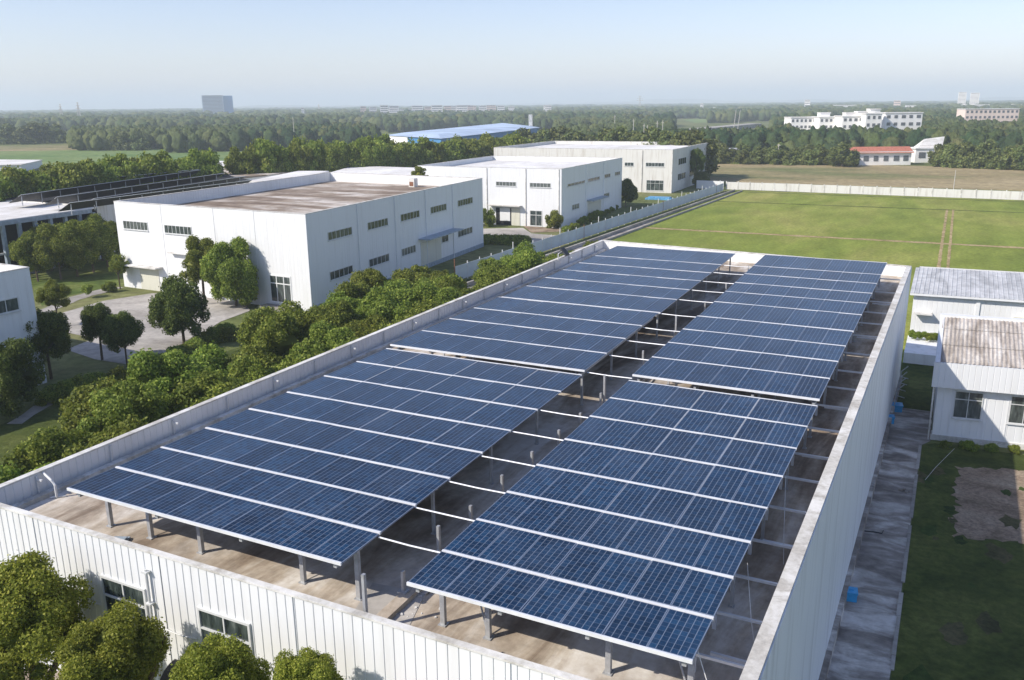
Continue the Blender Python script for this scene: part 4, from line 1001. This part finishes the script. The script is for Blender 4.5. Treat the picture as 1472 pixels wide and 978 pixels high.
# school blocks
e = empty('apartment_block', 'long stepped white block with dark windows beyond the trees at right', 'building', atD(1200,195,480)*1); L = tuple(e.location); e.location.z = 0; L = (L[0], L[1], 0)
for (px, w, ztop, D, cols) in ((1163,20,12.6,495,9),(1200,17,12.8,490,7),(1232,16,13.3,482,6),(1254,8,14.6,478,3)):
    c = atD(px, 195, D); block(e, L, c, right, w, 12, 0, ztop, M['apt_white'], 4, cols=cols, sep=True)
for (px, w, z0, z1, D) in ((1184,5,13.3,14.8,492),(1222,6,13.3,14.8,486),(1243,9,13.8,15.4,486),(1255,5,15.1,16.6,484)):
    c = atD(px, 195, D+5); block(e, L, c, right, w, 5, z0, z1, M['apt_white'], 1, 'roof_house', False)
e = empty('apartment_block', 'shorter white block with four by five dark windows, right of the long stepped block', 'building', (0,0,0)); c = atD(1297,190,500); e.location = (c.x, c.y, 0); L = (c.x, c.y, 0); block(e, L, c, right, 19, 11, 0, 14.6, M['apt_white'], 4, cols=5, sep=True)
e = empty('apartment_block', 'pale pinkish block among trees near the right edge', 'building', (0,0,0)); c = atD(1424,180,700); e.location = (c.x, c.y, 0); L = (c.x, c.y, 0); block(e, L, c, right, 37, 12, 0, 14.5, M['apt_pink'], 4, cols=12, sep=True)
# red roofed house
e = empty('red_roof_house', 'long low house with red roof and white walls across the dry field', 'house', (0,0,0)); c = atD(1266,238,322); e.location = (c.x, c.y, 0); L = (c.x, c.y, 0)
block(e, L, c, right, 20, 7, 0, 4.0, M['apt_white'], 1, cols=6, sep=True)
b = MB(); n = Vector((right.y,-right.x,0)); a = c-right*10.6; a.z = 4.05
b.add([a+n*.8, a+right*21.2+n*.8, a+right*21.2-n*3.5+Vector((0,0,1.9)), a-n*3.5+Vector((0,0,1.9)), a-n*8, a+right*21.2-n*8], [(0,1,2,3),(3,2,5,4),(0,3,4),(1,5,2)]); off(b.build('pitched_roof', M['roof_red'], e), L)
e = empty('white_house', 'small white house with slanted roof right of the red-roofed house', 'house', (0,0,0)); c = atD(1333,236,340); e.location = (c.x, c.y, 0); L = (c.x, c.y, 0)
block(e, L, c, right, 9, 6, 0, 4.6, M['apt_white'], 1, cols=2, sep=True)
b = MB(); a = c-right*3.2; a.z = 4.7; b.add([a-n*2, a+right*8.6-n*2, a+right*9.6-n*3+Vector((0,0,4)), a+right*2.6-n*3+Vector((0,0,3.2)), a-n*6, a+right*8.6-n*6], [(0,1,2,3),(3,2,5,4),(0,3,4),(1,5,2)]); off(b.build('slanted_roof', M['roof_white'], e), L)
e = empty('hut', 'brown hut with grey roof at the left end of the dry field', 'hut', (0,0,0)); c = atD(1053,226,330); e.location = (c.x, c.y, 0); L = (c.x, c.y, 0)
b = MB(); a = c-right*3.6; a.z = 0; b.obox(a-n*5, right*7.2, n*5, Vector((0,0,4.2))); off(b.build('wall', M['brownbox'], e), L); b = MB(); a.z = 4.25; b.obox(a-n*5.4-right*.6, right*8.4, n*6, Vector((0,0,.5))); off(b.build('roof', M['roof_grey'], e), L)
b = MB(); c = atD(1075,232,325); a = c-right*8; a.z = 0; b.obox(a, right*16, -n*.2, Vector((0,0,1.3))); tag(b.build('screen_fence', M['canopy']), 'teal fence in front of the brown hut', 'fence')
# blue factory
q = [at(555,195,7), at(634,199.5,7), at(775,183.5,7), at(725,178,7)]
fpb = [(p.x, p.y) for p in q]
e = empty('blue_factory', 'long factory with light blue roof and blue walls beyond the trees', 'building', (*fpb[0], 0)); L = (*fpb[0], 0)
b = MB(); ar = sum(fpb[i][0]*fpb[(i+1) % 4][1]-fpb[(i+1) % 4][0]*fpb[i][1] for i in range(4)); fpb2 = fpb if ar > 0 else fpb[::-1]
for i in range(4): ribbed(b, fpb2[i], fpb2[(i+1) % 4], 0, 7.0, 2, .05, .3)
off(b.build('wall', M['blue_wall'], e), L)
ins_ = inset(fpb2, 8); b = MB(); o1 = inset(fpb2, -.8)
b.add([(*p, 7.05) for p in o1]+[(*p, 8.3) for p in ins_], [(i, (i+1) % 4, 4+(i+1) % 4, 4+i) for i in range(4)]+[(4,5,6,7)]); off(b.build('roof', M['roof_blue'], e), L)
slab(e, L, 'white_front', frame_of(*( (fpb[0], fpb[1]) )), 0, 24, 0, 7.0, .02, .3, M['apt_white'])
b = MB(); c = at(760,181,7.5); b.obox(c, right*2.4, n*2.4, Vector((0,0,7))); off(b.build('stack', M['coping'], e), L)
# elevated road
a = at(975,189,3); c = at(1095,178,3); d_ = (c-a).normalized(); n2 = Vector((d_.y,-d_.x,0))
b = MB(); b.obox(a-Vector((0,0,3)), d_*(c-a).length, -n2*12, Vector((0,0,3.2))); tag(b.build('road', M['concrete']), kind='structure')
# tower
def prismbuilding(name, label, px, w, dp, D, ytop, m_, st, cols, group=None, m2=None):
    c = atD(px, ytop, D); e = empty(name, label, 'building', (c.x, c.y, 0), 0, group); L = (c.x, c.y, 0)
    rr = Vector((c.y, -c.x, 0)).normalized(); block(e, L, c, rr, w, dp, 0, c.z, m_, st, cols=cols); return e, L, c, rr
e, L, c, rr = prismbuilding('office_tower', 'lone blue-grey slab tower on the left horizon', 305, 43, 24, 2000, 137.5, M['apt_grey'], 16, 14)
b = MB(); n_ = Vector((rr.y,-rr.x,0)); b.obox(c+rr*21.5-Vector((0,0,c.z))-n_*24, rr*19, n_*18, Vector((0,0,c.z-.5))); off(b.build('wing', M['blue_wall'], e), L)
random.seed(9)
pxs = [(522,7,152.5),(536,9,153.5),(552,10,151),(578,34,156.5),(566,12,152),(600,14,151.5),(617,12,152.5),(628,14,151),(643,9,151.5),(652,8,152),(664,14,150.8),(675,10,151),(681,6,151.2),(694,10,151.5),(706,12,150.5),(720,9,151.5),(735,8,152.5),(788,8,151.5)]
for i, (px, wpx, yt) in enumerate(pxs):
    D = 1450+random.uniform(-100,200); prismbuilding('tower_block', 'pale residential block in the row on the horizon right of the grey tower', px, wpx*D/F*1.1, 14, D, yt+1, M['apt_pink'] if i in (0,6,8,11,12,14) else M['apt_white'], 7, max(3, int(wpx/2)), 'residential blocks on the horizon')
for (px, w, yt, lb) in ((1384,9,133,'left of the twin pale towers on the right horizon'),(1402,10,134,'right of the twin pale towers on the right horizon')):
    prismbuilding('high_rise', lb, px, w*1800/F, 20, 1800, yt, M['apt_white'], 15, 4)
for (px, w, yt, lb) in ((1161,7,144,'small white tower on the horizon above the stepped white block'),(1290,8,145,'pinkish tower on the horizon between the small white tower and the twin towers'),(1009,4,149,'narrow white block on the horizon above the pale road'),(1395,42,151,'long low pale block below the twin towers'),(1030,9,155,'small white block in the distant woods above the pale road'),(786,9,151.5,'small white block on the horizon above the blue factory'),(1462,18,150.5,'pale low block on the horizon at the right edge'),(1230,60,151.5,'long pale terrace on the horizon above the white blocks'),(1320,30,152,'low pale terrace on the horizon left of the twin towers'),(435,4,155,'tiny pale block in the woods right of the grey tower')):
    prismbuilding('tower_block', lb, px, w*1700/F, 20, 1700, yt, M['apt_pink'] if 'pinkish' in lb else M['apt_white'], 6, max(2, int(w/2)))
# pylons
def pylon(px, ytop, D, label):
    c = atD(px, ytop, D); H = c.z; e = empty('pylon', label, 'pylon', (c.x, c.y, 0)); s = H*.09
    b = MB()
    for sx in (-1, 1):
        for sy in (-1, 1): b.tube([(sx*s,sy*s,0),(sx*s*.3,sy*s*.3,H*.7),(0,0,H)], .28, 4)
    for k in range(6):
        z = H*.1*k+1; w = s*(1-.7*z/(H*.7)); b.tube([(-w,-w,z),(w,-w,z+H*.1)], .15, 4); b.tube([(w,-w,z),(-w,-w,z+H*.1)], .15, 4)
    b.build('mast', M['pole'], e)
    for z, w in ((.72,.28),(.84,.22),(.95,.13)):
        b = MB(); b.tube([(-H*w,0,H*z),(0,0,H*z+1.2),(H*w,0,H*z)], .28, 4); b.tube([(-H*w,0,H*z),(H*w,0,H*z)], .2, 4); b.build('cross_arm', M['pole'], e)
    e.rotation_euler = (0, 0, -YAW+math.pi+.2)
pylon(86, 149.5, 1500, 'left of the two faint pylons at far left'); pylon(111, 147, 1350, 'right and taller of the two faint pylons at far left')
pylon(458, 150, 2300, 'faint pylon on the horizon right of the grey tower'); pylon(920, 138, 2200, 'faint pylon on the horizon near the middle of the picture')
# poles
def pole(px, py, ytop, D, label, group=None, r=.18, lean=0):
    c = atD(px, ytop, D); b = MB(); b.tube([(0,0,0),(lean,0,c.z)], [r, r*.6], 7); 
    if r > .19 and lean < 1: b.box(-.7+lean*.93,.7+lean*.93,-.06,.06,c.z*.93,c.z*.93+.12)
    o = b.build('utility_pole', M['pole']); o.location = (c.x, c.y, 0); o.rotation_euler = (0,0,-YAW); tag(o, label, 'pole', group)
g_ = 'poles standing in the wood behind the weathered far hall'
for (px, yt, D) in ((884,165,520),(911,171,400),(926,178,360),(931,180,380),(937,181,385),(945,174,370),(953,173,365),(870,185,350),(894,186,350)):
    pole(px, 200, yt, D, 'pale bare pole in the wood behind the weathered far hall', g_, .22)
for (px, yt, lb) in ((1413,204,'tallest pale pole at the far edge of the dry field, right of the houses'),(1382,218,'shorter pole left of the tallest one at the dry field edge'),(1445,220,'leaning pole right of the tallest one at the dry field edge'),(1468,219,'pole at the right edge of the dry field'),(1119,207,'pole at the dry field edge left of the single round tree')):
    pole(px, 240, yt, 318, lb, None, .2, .8 if px == 1413 else .2)
for (px, lb) in ((1056,'pair'),(1062,'')): pole(px, 0, 158, 700, 'slanting pole beside the pale road in the woods', 'poles by the pale road', .3, 1.5)
pole(1374, 250, 245, 228, 'thin stake in the green strip behind the white panel wall', None, .1)
pole(671-250, 0, 168, 460, 'thin pale mast in the woods right of the grey tower', None, .2)
p = at(948,287); b = MB(); b.box(-3,3,-1.2,1.2,0,.35); b.box(-2.4,2.5,-.9,1,.351,.6); o = b.build('tarpaulin', M['tarp']); o.location = (p.x, p.y, .01); tag(o, 'blue tarpaulin heap on the ground in front of the weathered far hall', 'tarpaulin')

# ------------------------------------------------------------------ sun, sky, haze
EL = R(38); sdir = Vector((-.64, -.77, 0)).normalized()*math.cos(EL); sdir.z = math.sin(EL)
sun = bpy.data.lights.new('sun', 'SUN'); sun.energy = 3.7; sun.angle = R(.55); sun.color = (1, .93, .83)
so = bpy.data.objects.new('sun', sun); COL.objects.link(so); so.rotation_euler = sdir.to_track_quat('Z', 'Y').to_euler(); so.location = (0, 0, 60)
w = bpy.data.worlds.new('World'); scn.world = w; w.use_nodes = True; nt = w.node_tree; bg = nt.nodes['Background']
sky = nt.nodes.new('ShaderNodeTexSky'); sky.sky_type = 'NISHITA'; sky.sun_disc = False; sky.sun_elevation = EL
sky.sun_rotation = math.atan2(sdir.x, sdir.y); sky.altitude = 20; sky.air_density = 1.0; sky.dust_density = .5; sky.ozone_density = 2.0
tint = mix(nt, 1.0, sky.outputs[0], (.96,.875,.98), 'MULTIPLY'); nt.links.new(tint, bg.inputs['Color']); bg.inputs['Strength'].default_value = .118
hz = MB(); hz.box(-G-50, G+50, -G-50, G+50, -3, 160); ho = hz.build('haze', None); ho.data.materials.clear()
hm = bpy.data.materials.new('haze air'); hm.use_nodes = True; hn = hm.node_tree; hn.nodes.remove(hn.nodes['Principled BSDF'])
pv = hn.nodes.new('ShaderNodeVolumePrincipled'); pv.inputs['Color'].default_value = (.85,.94,1,1); pv.inputs['Density'].default_value = .0003; pv.inputs['Anisotropy'].default_value = 0
hn.links.new(pv.outputs[0], hn.nodes['Material Output'].inputs['Volume']); ho.data.materials.append(hm); tag(ho, 'pale blue haze over the plain', 'haze', kind='stuff')

scn.render.engine = 'CYCLES'
scn.view_settings.view_transform = 'Standard'; scn.view_settings.look = 'None'; scn.view_settings.exposure = .62; scn.view_settings.gamma = 1
scn.cycles.volume_bounces = 2; scn.cycles.max_bounces = 6; scn.cycles.transparent_max_bounces = 8
